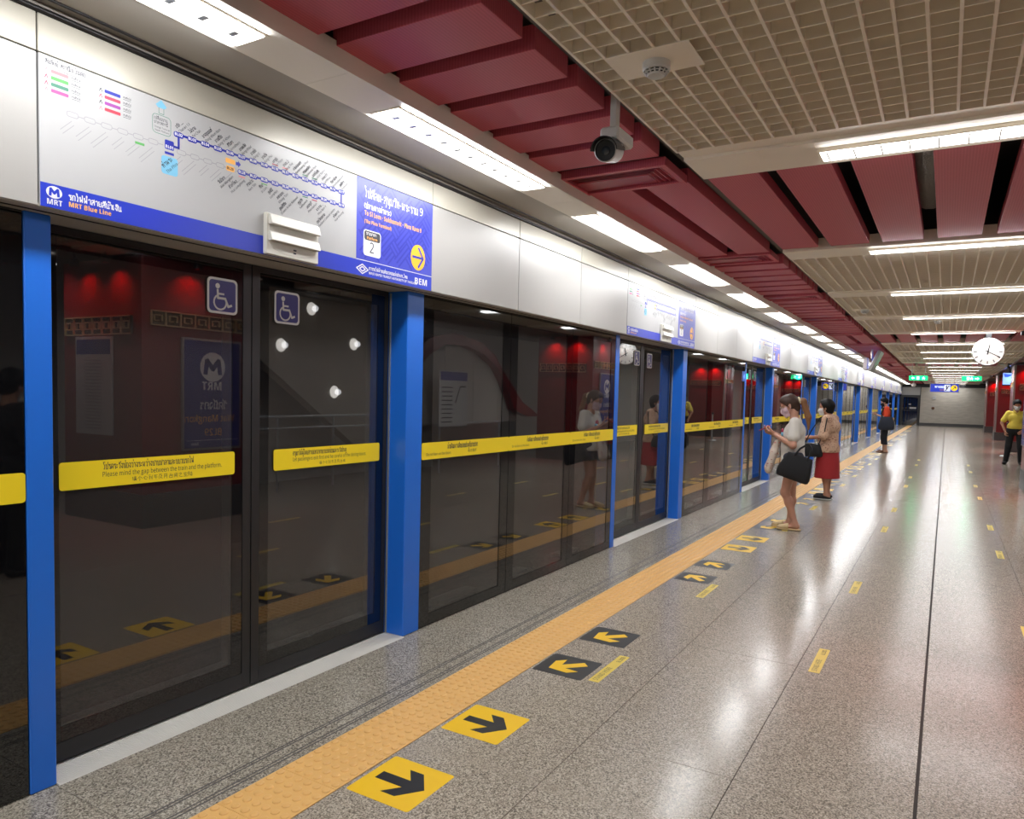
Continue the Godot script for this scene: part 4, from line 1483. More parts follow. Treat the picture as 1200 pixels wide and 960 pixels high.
func station_sign(parent_x: float, z: float, y: float, label: String) -> Node3D:
	var t := thing("station_name_sign", label, "sign", Vector3(parent_x, y, z), "station name signs on the piers")
	var ex := Vector3(0, 0, 1)          # seen from the platform, facing -x
	var ey := Vector3.UP
	var m := MB.new()
	m.cbox(Vector3(-0.03, 0, 0), Vector3(0.0, 1.24, 0.77), 0.004)
	part(t, "frame", m, M["pier steel"])
	var o := Vector3(-0.031, 0, 0)
	part(t, "field", flat(rect(0.025, 0.025, 0.745, 1.215), o, ex, ey), M["sticker navy"])
	o.x -= 0.0015
	m = MB.new()
	m.prism(circle(0.385, 0.93, 0.165, 0.165, 32), o, ex, ey, Vector3.ZERO)
	latin(m, "MRT", 0.27, 0.665, 0.13, o, ex, ey, true)
	thai(m, "วัดมังกร", 0.2, 0.46, 0.07, o, ex, ey, 1.2, 0.75)
	m.prism(rect(0.05, 0.105, 0.72, 0.11), o, ex, ey, Vector3.ZERO)
	latin(m, "BEM", 0.57, 0.05, 0.045, o, ex, ey, true)
	part(t, "lettering", m, M["ink white"])
	m = MB.new()
	latin(m, "Wat Mangkon", 0.1, 0.31, 0.105, o, ex, ey)
	latin(m, "BL29", 0.27, 0.155, 0.105, o, ex, ey)
	part(t, "lettering", m, M["ink orange"])
	m = MB.new()
	m.stroke(PackedVector2Array([Vector2(0.29, 0.86), Vector2(0.31, 1.0), Vector2(0.385, 0.91), Vector2(0.46, 1.0), Vector2(0.48, 0.86)]), 0.055, o - Vector3(0.001, 0, 0), ex, ey, Vector3.LEFT)
	part(t, "emblem_letter", m, M["sticker navy"])
	return t

func build_piers() -> void:
	pier(1.25, 2.72, -4.6, -6.02, "red clad pier opposite the first sliding doors")
	pier(1.25, 2.65, -15.2, -16.62, "red clad pier opposite the woman in the white T-shirt")
	pier(1.86, 3.28, -29.0, -30.4, "red clad pier behind the man in the yellow shirt")
	pier(1.86, 3.28, -38.2, -39.6, "red clad pier beyond the screen on the right")
	pier(1.86, 3.28, -48.0, -49.4, "red clad pier nearest to the end wall")
	var n := 6
	for q in [[1.25, -4.6], [1.25, -15.2], [1.86, -29.0], [1.86, -38.2], [1.86, -48.0]]:
		n -= 1
		red_lamp(Vector3(q[0] - 0.14, CEIL - 0.11, q[1] - 0.55), Vector3(0.16, -0.6, 0), "red lamp on the front of the %s red pier from the end wall" % nth(n))
		red_lamp(Vector3(q[0] + 0.38, CEIL - 0.11, q[1] + 0.16), Vector3(0, -0.6, -0.18), "red lamp by the corner of the %s red pier from the end wall" % nth(n))
		red_lamp(Vector3(q[0] + 0.95, CEIL - 0.11, q[1] + 0.16), Vector3(0, -0.6, -0.18), "red lamp on the inner side of the %s red pier from the end wall" % nth(n))
	station_sign(1.246, -5.81, 0.8, "navy station name sign on the pier opposite the first doors")
	station_sign(1.246, -16.35, 0.8, "navy station name sign on the pier opposite the woman with the tote bag")
	n = 9
	for q in [[2.6, -4.35], [1.6, -6.3], [1.4, -10.3], [1.4, -13.3], [1.4, -17.2], [1.35, -23.2], [1.54, -29.2], [1.58, -41.9]]:
		n -= 1
		downlight(Vector3(q[0], CEIL - 0.008 if q[0] < 1.75 else CEIL + 0.05, q[1]), "round white downlight along the piers, %s from the end wall" % nth(n), "downlights along the right edge")
	# information board on the inner side of the first pier
	var t := thing("information_board", "grey timetable board on the side of the first red pier", "board", Vector3(1.73, 0.96, -4.585))
	var m := MB.new()
	m.cbox(Vector3(0, 0, 0), Vector3(0.68, 1.06, 0.025), 0.003)
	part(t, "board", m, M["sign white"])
	part(t, "heading", flat(rect(0.02, 0.87, 0.66, 1.03), Vector3(0, 0, 0.0255), Vector3.RIGHT, Vector3.UP), M["sticker navy"])
	m = MB.new()
	for r in 22:
		m.prism(rect(0.18, 0.06 + r * 0.035, 0.5, 0.075 + r * 0.035), Vector3(0, 0, 0.0262), Vector3.RIGHT, Vector3.UP, Vector3.ZERO)
	part(t, "print", m, M["ink grey"])
	# escalator flank; flat glowing discs on it stand in for soffit downlights
	t = thing("escalator_flank", "grey inclined flank of an escalator beside the platform", "escalator", Vector3(2.6, 0, -6.1))
	m = MB.new()
	m.prism(PackedVector2Array([Vector2(0, 2.7), Vector2(0, 2.92), Vector2(3.4, 2.92), Vector2(3.6, 0.62), Vector2(4.6, 0.02), Vector2(4.0, 0.02)]), Vector3.ZERO, Vector3(0, 0, -1), Vector3.UP, Vector3(0.2, 0, 0))
	part(t, "cladding", m, M["soffit grey"])
	m = MB.new()
	m.tube([Vector3(-0.25, 1.1, -0.1), Vector3(-0.25, 1.1, -3.6)], 0.022, 0.022, 10)
	m.tube([Vector3(-0.25, 0.93, -0.1), Vector3(-0.25, 0.93, -3.6)], 0.016, 0.016, 10)
	for k in 4:
		m.tube([Vector3(-0.25, 0.0, -0.15 - k * 1.12), Vector3(-0.25, 1.1, -0.15 - k * 1.12)], 0.018, 0.018, 8)
	part(t, "handrail", m, M["steel trim"])
	for q in [[2.75, -8.25, "highest"], [2.15, -7.65, "third highest"], [2.27, -9.2, "second highest"], [1.47, -8.76, "lowest"]]:
		var l := thing("downlight_stand_in", "round white disc on the grey escalator flank standing in for a downlight, the %s one" % q[2], "downlight stand-in", Vector3(2.597, q[0], q[1]), "downlight stand-ins on the escalator flank")
		m = MB.new()
		m.lathe([Vector2(0.0, 0.005), Vector2(0.085, 0.005), Vector2(0.1, 0.0)], Vector3.ZERO, Vector3.UP, Vector3.LEFT, Vector3.BACK, 20)
		part(l, "lamp", m, M["downlight disc"])
		var o := OmniLight3D.new()
		o.name = "light"
		o.light_color = LAMP_COL
		o.light_energy = 0.006
		o.omni_range = 12.0
		o.light_size = 0.05
		o.shadow_enabled = true
		o.position = Vector3(-0.08, 0, 0)
		l.add_child(o)
	# curved red side of the second escalator with grey cladding below
	t = thing("curved_escalator_side", "curved red side band of an escalator over grey cladding", "escalator", Vector3(2.6, 0, 0))
	var outer := [[-10.4, 2.2], [-10.83, 2.5], [-11.63, 2.65], [-12.53, 2.55], [-13.1, 2.32], [-13.57, 1.89], [-14.3, 1.34], [-15.15, 1.0]]
	var inner := [[-14.6, 1.0], [-13.97, 1.15], [-13.65, 1.62], [-13.21, 2.06], [-12.7, 2.3], [-12.08, 2.43], [-11.36, 2.42], [-10.83, 2.19], [-10.6, 2.0]]
	var poly := PackedVector2Array()
	for p in outer + inner:
		poly.append(Vector2(-p[0], p[1]))
	m = MB.new()
	m.prism(poly, Vector3(-0.06, 0, 0), Vector3(0, 0, -1), Vector3.UP, Vector3(0.2, 0, 0))
	part(t, "red_band", m, M["pier red"])
	for k in 4:
		m = MB.new()
		m.cbox(Vector3(0.12, 0.9, -14.55 + k * 0.99 + 0.006), Vector3(0.16, [1.5, 2.2, 2.4, 2.3][k], -14.55 + (k + 1) * 0.99 - 0.006), 0.003)
		part(t, "cladding_panel", m, M["wall grey"])
	m = MB.new()
	m.tube([Vector3(-0.2, 0.91, -10.9), Vector3(-0.2, 0.93, -13.2)], 0.022, 0.022, 10)
	m.tube([Vector3(-0.2, 0.0, -11.0), Vector3(-0.2, 0.91, -11.0)], 0.018, 0.018, 8)
	m.tube([Vector3(-0.2, 0.0, -13.1), Vector3(-0.2, 0.91, -13.1)], 0.018, 0.018, 8)
	part(t, "handrail", m, M["steel trim"])
	t = thing("escalator_notice", "tall printed notice with navy heading beside the curved escalator side", "notice", Vector3(2.3, 0.87, -11.72))
	m = MB.new()
	m.cbox(Vector3(-0.02, 0, 0), Vector3(0.0, 1.04, 0.9), 0.004)
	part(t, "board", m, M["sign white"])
	part(t, "heading", flat(rect(0.02, 0.86, 0.88, 1.02), Vector3(-0.0205, 0, 0), Vector3(0, 0, 1), Vector3.UP), M["sticker navy"])
	m = MB.new()
	for r in 9:
		m.prism(rect(0.5, 0.08 + r * 0.08, 0.84, 0.1 + r * 0.08), Vector3(-0.0215, 0, 0), Vector3(0, 0, 1), Vector3.UP, Vector3.ZERO)
	m.stroke(PackedVector2Array([Vector2(0.08, 0.75), Vector2(0.25, 0.75), Vector2(0.4, 0.45)]), 0.03, Vector3(-0.0215, 0, 0), Vector3(0, 0, 1), Vector3.UP, Vector3.LEFT)
	part(t, "print", m, M["ink"])
	for z in [-5.0, -17.5, -31.0, -42.0]:
		var w := struct("wall_bay", "plain grey wall at the back of a side bay", "wall")
		m = MB.new()
		m.box(Vector3(3.3, 0.0, z - 7.0), Vector3(3.4, CEIL + 0.06, z - 1.6))
		part(w, "face", m, M["wall grey"])
	# queue post beside the man in the yellow shirt
	t = thing("queue_post", "slim chrome queue post standing beside the man in the yellow shirt", "barrier post", Vector3(1.62, 0, -26.6))
	m = MB.new()
	m.lathe([Vector2(0.0, 0.03), Vector2(0.13, 0.025), Vector2(0.17, 0.0)], Vector3.ZERO, Vector3.RIGHT, Vector3.UP, Vector3.BACK, 20)
	part(t, "base", m, M["steel trim"])
	m = MB.new()
	m.tube([Vector3(0, 0.02, 0), Vector3(0, 0.96, 0)], 0.025, 0.025, 12)
	part(t, "pole", m, M["steel trim"])
	m = MB.new()
	m.lathe([Vector2(0.0, 1.03), Vector2(0.04, 1.0), Vector2(0.045, 0.94), Vector2(0.0, 0.94)], Vector3.ZERO, Vector3.RIGHT, Vector3.UP, Vector3.BACK, 14)
	part(t, "head", m, M["black plastic"])


# ------------------------------------------------------------------ things on the ceiling
func build_ceiling_things() -> void:
	# air grilles in the red strip, in line with the bands
	var g := thing("air_grille", "red louvred air grille in the ceiling strip, eighteenth from the end wall", "air vent", Vector3(-1.825, CEIL - 0.011, BAND0 - 0.21), "red air grilles in the ceiling strip")
	var m := MB.new()
	for s in [-1, 1]:
		m.cbox(Vector3(-0.351, 0, s * 0.19 - 0.02), Vector3(0.351, 0.05, s * 0.19 + 0.02), 0.003)
		m.cbox(Vector3(s * 0.331 - 0.02, 0, -0.171), Vector3(s * 0.331 + 0.02, 0.05, 0.171), 0.003)
	part(g, "frame", m, M["ceiling red"])
	for k in 4:
		m = MB.new()
		var z := 0.15 - k * 0.035
		m.prism(PackedVector2Array([Vector2(z, 0.012), Vector2(z + 0.006, 0.012), Vector2(z - 0.028, 0.05), Vector2(z - 0.034, 0.05)]), Vector3(-0.31, 0, 0), Vector3(0, 0, 1), Vector3.UP, Vector3(0.61 - k * 0.033, 0, 0))
		part(g, "slat", m, M["grille red"])
		m = MB.new()
		var x := 0.29 - k * 0.033
		m.prism(PackedVector2Array([Vector2(x, 0.012), Vector2(x + 0.006, 0.012), Vector2(x + 0.03, 0.05), Vector2(x + 0.024, 0.05)]), Vector3(0, 0, -0.16), Vector3.RIGHT, Vector3.UP, Vector3(0, 0, 0.3 - k * 0.035))
		part(g, "slat", m, M["grille red"])
	m = MB.new()
	m.cbox(Vector3(-0.31, 0.014, -0.16), Vector3(0.18, 0.03, 0.02), 0.003)
	part(g, "centre_plate", m, M["grille red"])
	m = MB.new()
	m.box(Vector3(-0.33, 0.051, -0.19), Vector3(0.33, 0.06, 0.19))
	part(g, "duct_box", m, M["plenum"])
	for k in range(-3, 18):
		if k != 0:
			dup(g, g.position + Vector3(0, 0, -BAND * k), "red louvred air grille in the ceiling strip, %s from the end wall" % nth(18 - k))
	# bullet camera hanging in the black slot
	var t := thing("security_camera", "white bullet security camera with a black hood hanging below the red panels", "camera", Vector3(-1.403, CEIL, -3.25))
	m = MB.new()
	m.cbox(Vector3(-0.016, -0.12, -0.022), Vector3(0.016, 0.08, 0.022), 0.003)
	part(t, "drop_rod", m, M["white plastic"])
	m = MB.new()
	m.cbox(Vector3(-0.045, -0.175, -0.12), Vector3(0.05, -0.115, 0.07), 0.01)
	part(t, "mount_box", m, M["white plastic"])
	m = MB.new()
	m.tube([Vector3(0.02, -0.175, -0.02), Vector3(0.02, -0.2, -0.01)], 0.016, 0.016, 10)
	part(t, "swivel", m, M["white plastic"])
	var ax := Vector3(0.2, -0.27, 0.94).normalized()
	var sx := ax.cross(Vector3.UP).normalized()
	var sy := sx.cross(ax)
	var c := Vector3(0.0, -0.235, 0.1)
	var body := Node3D.new()
	body.name = "camera_body"
	t.add_child(body)
	m = MB.new()
	m.lathe([Vector2(0.0, -0.2), Vector2(0.045, -0.2), Vector2(0.052, -0.19), Vector2(0.052, -0.005), Vector2(0.047, 0.0)], c, sx, ax, sy, 28)
	part(body, "housing", m, M["white plastic"])
	m = MB.new()
	m.lathe([Vector2(0.047, 0.0), Vector2(0.044, -0.012), Vector2(0.022, -0.014), Vector2(0.0, -0.014)], c, sx, ax, sy, 28)
	part(body, "front_plate", m, M["black plastic"])
	m = MB.new()
	m.lathe([Vector2(0.0, -0.003), Vector2(0.012, -0.004), Vector2(0.019, -0.009), Vector2(0.02, -0.014)], c, sx, ax, sy, 20)
	part(body, "lens", m, M["lens glass"])
	m = MB.new()
	for i in 12:
		var a0 := PI * i / 12.0
		var a1 := PI * (i + 1) / 12.0
		for r in [0.058, 0.062]:
			var p0: Vector3 = c + (sx * cos(a0) + sy * sin(a0)) * r
			var p1: Vector3 = c + (sx * cos(a1) + sy * sin(a1)) * r
			m.quad(p0 - ax * 0.17, p1 - ax * 0.17, p1 + ax * 0.035, p0 + ax * 0.035, c if r > 0.06 else c + (sx * cos(a0) + sy * sin(a0)))
		var e0 := sx * cos(a0) + sy * sin(a0)
		var e1 := sx * cos(a1) + sy * sin(a1)
		m.quad(c + e0 * 0.058 + ax * 0.035, c + e1 * 0.058 + ax * 0.035, c + e1 * 0.062 + ax * 0.035, c + e0 * 0.062 + ax * 0.035, c)
	part(body, "hood", m, M["black plastic"])
	# smoke detectors
	var d := thing("smoke_detector", "white smoke detector on a cream plate in the open grid above the camera's rod", "smoke detector", Vector3(-1.082, CEIL, -2.91))
	m = MB.new()
	m.box(Vector3(-0.17, -0.004, -0.1), Vector3(0.17, 0.0, 0.13))
	part(d, "mount_plate", m, M["grid cream"])
	m = MB.new()
	m.lathe([Vector2(0.0, -0.058), Vector2(0.034, -0.057), Vector2(0.038, -0.05)], Vector3.ZERO, Vector3.RIGHT, Vector3.UP, Vector3.BACK, 28)
	m.lathe([Vector2(0.05, -0.038), Vector2(0.056, -0.03), Vector2(0.056, -0.004)], Vector3.ZERO, Vector3.RIGHT, Vector3.UP, Vector3.BACK, 28)
	part(d, "case", m, M["white plastic"])
	m = MB.new()
	m.lathe([Vector2(0.036, -0.05), Vector2(0.044, -0.038)], Vector3.ZERO, Vector3.RIGHT, Vector3.UP, Vector3.BACK, 28)
	part(d, "vent_ring", m, M["black plastic"])
	m = MB.new()
	for i in 14:
		var a := TAU * i / 14
		var e := Vector3(cos(a), 0, sin(a))
		m.tube([e * 0.038 + Vector3(0, -0.051, 0), e * 0.051 + Vector3(0, -0.037, 0)], 0.004, 0.004, 5)
	m.lathe([Vector2(0.0425, -0.0465), Vector2(0.046, -0.0425)], Vector3.ZERO, Vector3.RIGHT, Vector3.UP, Vector3.BACK, 28)
	part(d, "vent_ribs", m, M["white plastic"])
	dup(d, Vector3(-1.1, CEIL, -11.94), "white smoke detector in the grid beyond the second cream band")
	dup(d, Vector3(-0.19, CEIL, -13.84), "white smoke detector in the grid before the clock")
	# small dome camera far away
	t = thing("dome_camera", "small white dome camera near the end of the header", "camera", Vector3(-1.75, 2.68, -50.0))
	m = MB.new()
	m.tube([Vector3(0, 0, 0), Vector3(0, 0.21, 0)], 0.02, 0.02, 8)
	part(t, "rod", m, M["white plastic"])
	m = MB.new()
	m.ball(Vector3(0, -0.06, 0), Vector3(0.13, 0.12, 0.13))
	part(t, "dome", m, M["white plastic"])


# ------------------------------------------------------------------ hanging signs, clock and screens
func build_hanging_signs() -> void:
	# clock
	var t := thing("platform_clock", "round white platform clock with black hands showing twenty past twelve", "clock", Vector3(0.613, 2.512, -16.26))
	var m := MB.new()
	m.lathe([Vector2(0.0, -0.09), Vector2(0.235, -0.09), Vector2(0.256, -0.07), Vector2(0.256, 0.0), Vector2(0.244, 0.012), Vector2(0.237, 0.0)], Vector3.ZERO, Vector3.RIGHT, Vector3.BACK, Vector3.UP, 40)
	part(t, "case", m, M["white plastic"])
	m = MB.new()
	m.disc(Vector3(0, 0, 0.0), Vector3.RIGHT, Vector3.UP, 0.238, Vector3.BACK, 40)
	part(t, "dial", m, M["clock white"])
	m = MB.new()
	for i in 12:
		var a := TAU * i / 12
		var dir := Vector2(sin(a), cos(a))
		m.stroke(PackedVector2Array([dir * 0.177, dir * 0.221]), 0.014, Vector3(0, 0, 0.002), Vector3.RIGHT, Vector3.UP, Vector3.BACK)
	part(t, "hour_marks", m, M["black plastic"]).set_meta("kind", "stuff")
	for q in [[deg_to_rad(10), 0.14, 0.047, 0.021], [deg_to_rad(118), 0.218, 0.05, 0.013]]:
		m = MB.new()
		var dir := Vector2(sin(q[0]), cos(q[0]))
		m.stroke(PackedVector2Array([-dir * q[2], dir * q[1]]), q[3], Vector3(0, 0, 0.006), Vector3.RIGHT, Vector3.UP, Vector3.BACK)
		part(t, "hand", m, M["black plastic"])
	m = MB.new()
	m.cbox(Vector3(-0.045, 0.245, -0.085), Vector3(0.045, 0.365, -0.02), 0.005)
	part(t, "bracket", m, M["black plastic"])
	# green exit signs
	for q in [[-0.885, "green lit exit sign above the tactile strip side", 3], [0.68, "green lit exit sign on the side of the red piers", 2]]:
		var e := thing("exit_sign", q[1], "exit sign", Vector3(q[0], 2.315, -29.0), "green exit signs")
		m = MB.new()
		m.cbox(Vector3(-0.285, 0, -0.03), Vector3(0.285, 0.165, 0.03), 0.01)
		part(e, "lit_sign_case", m, M["exit sign green"])
		m = MB.new()
		if q[2] == 3:
			m.prism(PackedVector2Array([Vector2(-0.22, 0.08), Vector2(-0.16, 0.13), Vector2(-0.16, 0.1), Vector2(-0.11, 0.1), Vector2(-0.11, 0.06), Vector2(-0.16, 0.06), Vector2(-0.16, 0.03)]), Vector3(0, 0, 0.0308), Vector3.RIGHT, Vector3.UP, Vector3.ZERO)
		else:
			m.prism(PackedVector2Array([Vector2(0.22, 0.08), Vector2(0.16, 0.13), Vector2(0.16, 0.1), Vector2(0.09, 0.1), Vector2(0.09, 0.06), Vector2(0.16, 0.06), Vector2(0.16, 0.03)]), Vector3(0, 0, 0.0308), Vector3.RIGHT, Vector3.UP, Vector3.ZERO)
		m.prism(rect(-0.05 if q[2] == 3 else -0.14, 0.03, 0.03 if q[2] == 3 else -0.06, 0.135), Vector3(0, 0, 0.0308), Vector3.RIGHT, Vector3.UP, Vector3.ZERO)
		# running figure
		var rx := 0.16 if q[2] == 3 else 0.0
		m.prism(circle(rx, 0.125, 0.015, 0.015, 10), Vector3(0, 0, 0.0308), Vector3.RIGHT, Vector3.UP, Vector3.ZERO)
		for st in [[[0, 0.105], [-0.01, 0.07], [-0.04, 0.03]], [[-0.01, 0.07], [0.03, 0.055], [0.025, 0.03]], [[-0.045, 0.085], [0.0, 0.1], [0.045, 0.08]]]:
			var pl := PackedVector2Array()
			for p in st:
				pl.append(Vector2(rx + p[0], p[1]))
			m.stroke(pl, 0.015, Vector3(0, 0, 0.0308), Vector3.RIGHT, Vector3.UP, Vector3.BACK)
		part(e, "sign_symbols", m, M["exit sign white"])
		m = MB.new()
		for s in [-0.2, 0.2]:
			m.tube([Vector3(s, 0.165, 0), Vector3(s, CEIL - 2.315, 0)], 0.008, 0.008, 6)
		part(e, "drop_rods", m, M["steel trim"])
		var l := OmniLight3D.new()
		l.name = "light"
		l.light_color = Color(0.1, 1.0, 0.65)
		l.light_energy = 0.05
		l.omni_range = 20.0
		l.light_size = 0.1
		l.shadow_enabled = true
		l.position = Vector3(0, 0.08, 0.15)
		e.add_child(l)
	# blue direction sign far down the platform
	t = thing("direction_sign", "hanging blue direction sign with an escalator symbol and a yellow disc", "sign", Vector3(-0.14, 2.135, -45.0))
	m = MB.new()
	m.cbox(Vector3(-0.67, 0, -0.05), Vector3(0.67, 0.475, 0.05), 0.01)
	part(t, "frame", m, M["pier steel"])
	part(t, "lit_sign_field", flat(rect(-0.64, 0.03, 0.64, 0.445), Vector3(0, 0, 0.051), Vector3.RIGHT, Vector3.UP), M["sign lit blue"])
	m = MB.new()
	m.prism(rrect(-0.01, 0.07, 0.27, 0.4, 0.03), Vector3(0, 0, 0.053), Vector3.RIGHT, Vector3.UP, Vector3.ZERO)
	thai(m, "ทางออก", -0.43, 0.24, 0.09, Vector3(0, 0, 0.053), Vector3.RIGHT, Vector3.UP, 1.3, 0.8)
	part(t, "sign_lettering", m, M["sign lit white"])
	m = MB.new()
	latin(m, "Exit", -0.2, 0.09, 0.12, Vector3(0, 0, 0.053), Vector3.RIGHT, Vector3.UP, true)
	part(t, "lettering", m, M["ink orange"])
	m = MB.new()
	m.stroke(PackedVector2Array([Vector2(0.03, 0.12), Vector2(0.08, 0.12), Vector2(0.19, 0.33), Vector2(0.24, 0.33)]), 0.04, Vector3(0, 0, 0.0545), Vector3.RIGHT, Vector3.UP, Vector3.BACK)
	m.prism(circle(0.09, 0.33, 0.035, 0.035, 12), Vector3(0, 0, 0.0545), Vector3.RIGHT, Vector3.UP, Vector3.ZERO)
	m.stroke(PackedVector2Array([Vector2(0.09, 0.3), Vector2(0.1, 0.2)]), 0.05, Vector3(0, 0, 0.0545), Vector3.RIGHT, Vector3.UP, Vector3.BACK)
	part(t, "escalator_symbol", m, M["ink"])
	part(t, "lit_sign_disc", flat(circle(0.44, 0.235, 0.15, 0.15, 24), Vector3(0, 0, 0.0525), Vector3.RIGHT, Vector3.UP), M["sign lit yellow"])
	m = MB.new()
	m.stroke(PackedVector2Array([Vector2(0.37, 0.165), Vector2(0.5, 0.295)]), 0.03, Vector3(0, 0, 0.0545), Vector3.RIGHT, Vector3.UP, Vector3.BACK)
	m.stroke(PackedVector2Array([Vector2(0.41, 0.3), Vector2(0.51, 0.305), Vector2(0.505, 0.205)]), 0.03, Vector3(0, 0, 0.0545), Vector3.RIGHT, Vector3.UP, Vector3.BACK)
	part(t, "arrow", m, M["ink navy"])
	m = MB.new()
	for s in [-0.45, 0.0, 0.45]:
		m.tube([Vector3(s, 0.47, 0), Vector3(s, CEIL - 2.135, 0)], 0.012, 0.012, 6)
	part(t, "drop_rods", m, M["pier steel"])
	# screen hanging edge-on above the waiting line
	t = thing("hanging_screen", "flat screen hanging edge-on from the red ceiling strip", "screen", Vector3(-1.73, 2.3, -21.0))
	var h := Node3D.new()
	h.name = "screen_unit"
	t.add_child(h)
	h.position = Vector3(0, 0.02, 0)
	h.rotation.z = deg_to_rad(-24)
	m = MB.new()
	m.cbox(Vector3(-0.035, 0, -0.46), Vector3(0.045, 0.55, 0.46), 0.008)
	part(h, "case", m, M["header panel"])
	m = MB.new()
	m.box(Vector3(-0.04, 0.03, -0.43), Vector3(-0.036, 0.52, 0.43))
	part(h, "screen", m, M["screen blue"])
	m = MB.new()
	m.cbox(Vector3(-0.16, 0.05, -0.2), Vector3(-0.06, 0.36, 0.2), 0.01)
	m.tube([Vector3(0.02, 0.3, 0), Vector3(0.02, 0.6, 0)], 0.028, 0.028, 10)
	part(t, "hanger", m, M["pier steel"])
	# screen in front of the second far pier
	t = thing("pier_screen", "blue lit information screen hanging in front of a red pier", "screen", Vector3(1.98, 2.26, -33.2))
	m = MB.new()
	m.cbox(Vector3(-0.22, 0, -0.06), Vector3(0.22, 0.5, 0.0), 0.01)
	part(t, "case", m, M["black plastic"])
	m = MB.new()
	m.box(Vector3(-0.205, 0.05, 0.0), Vector3(0.205, 0.485, 0.003))
	part(t, "screen", m, M["screen pale"])
	part(t, "screen_picture", flat(PackedVector2Array([Vector2(-0.19, 0.46), Vector2(0.1, 0.42), Vector2(-0.05, 0.33), Vector2(-0.15, 0.33)]), Vector3(0, 0, 0.0035), Vector3.RIGHT, Vector3.UP), M["screen blue"])
	m = MB.new()
	m.tube([Vector3(0, 0.5, -0.03), Vector3(0, CEIL + 0.05 - 2.26, -0.03)], 0.02, 0.02, 8)
	part(t, "drop_rod", m, M["black plastic"])
	var l := OmniLight3D.new()
	l.name = "light"
	l.light_color = Color(0.5, 0.65, 1.0)
	l.light_energy = 0.04
	l.omni_range = 20.0
	l.light_size = 0.1
	l.shadow_enabled = true
	l.position = Vector3(0, 0.25, 0.12)
	t.add_child(l)


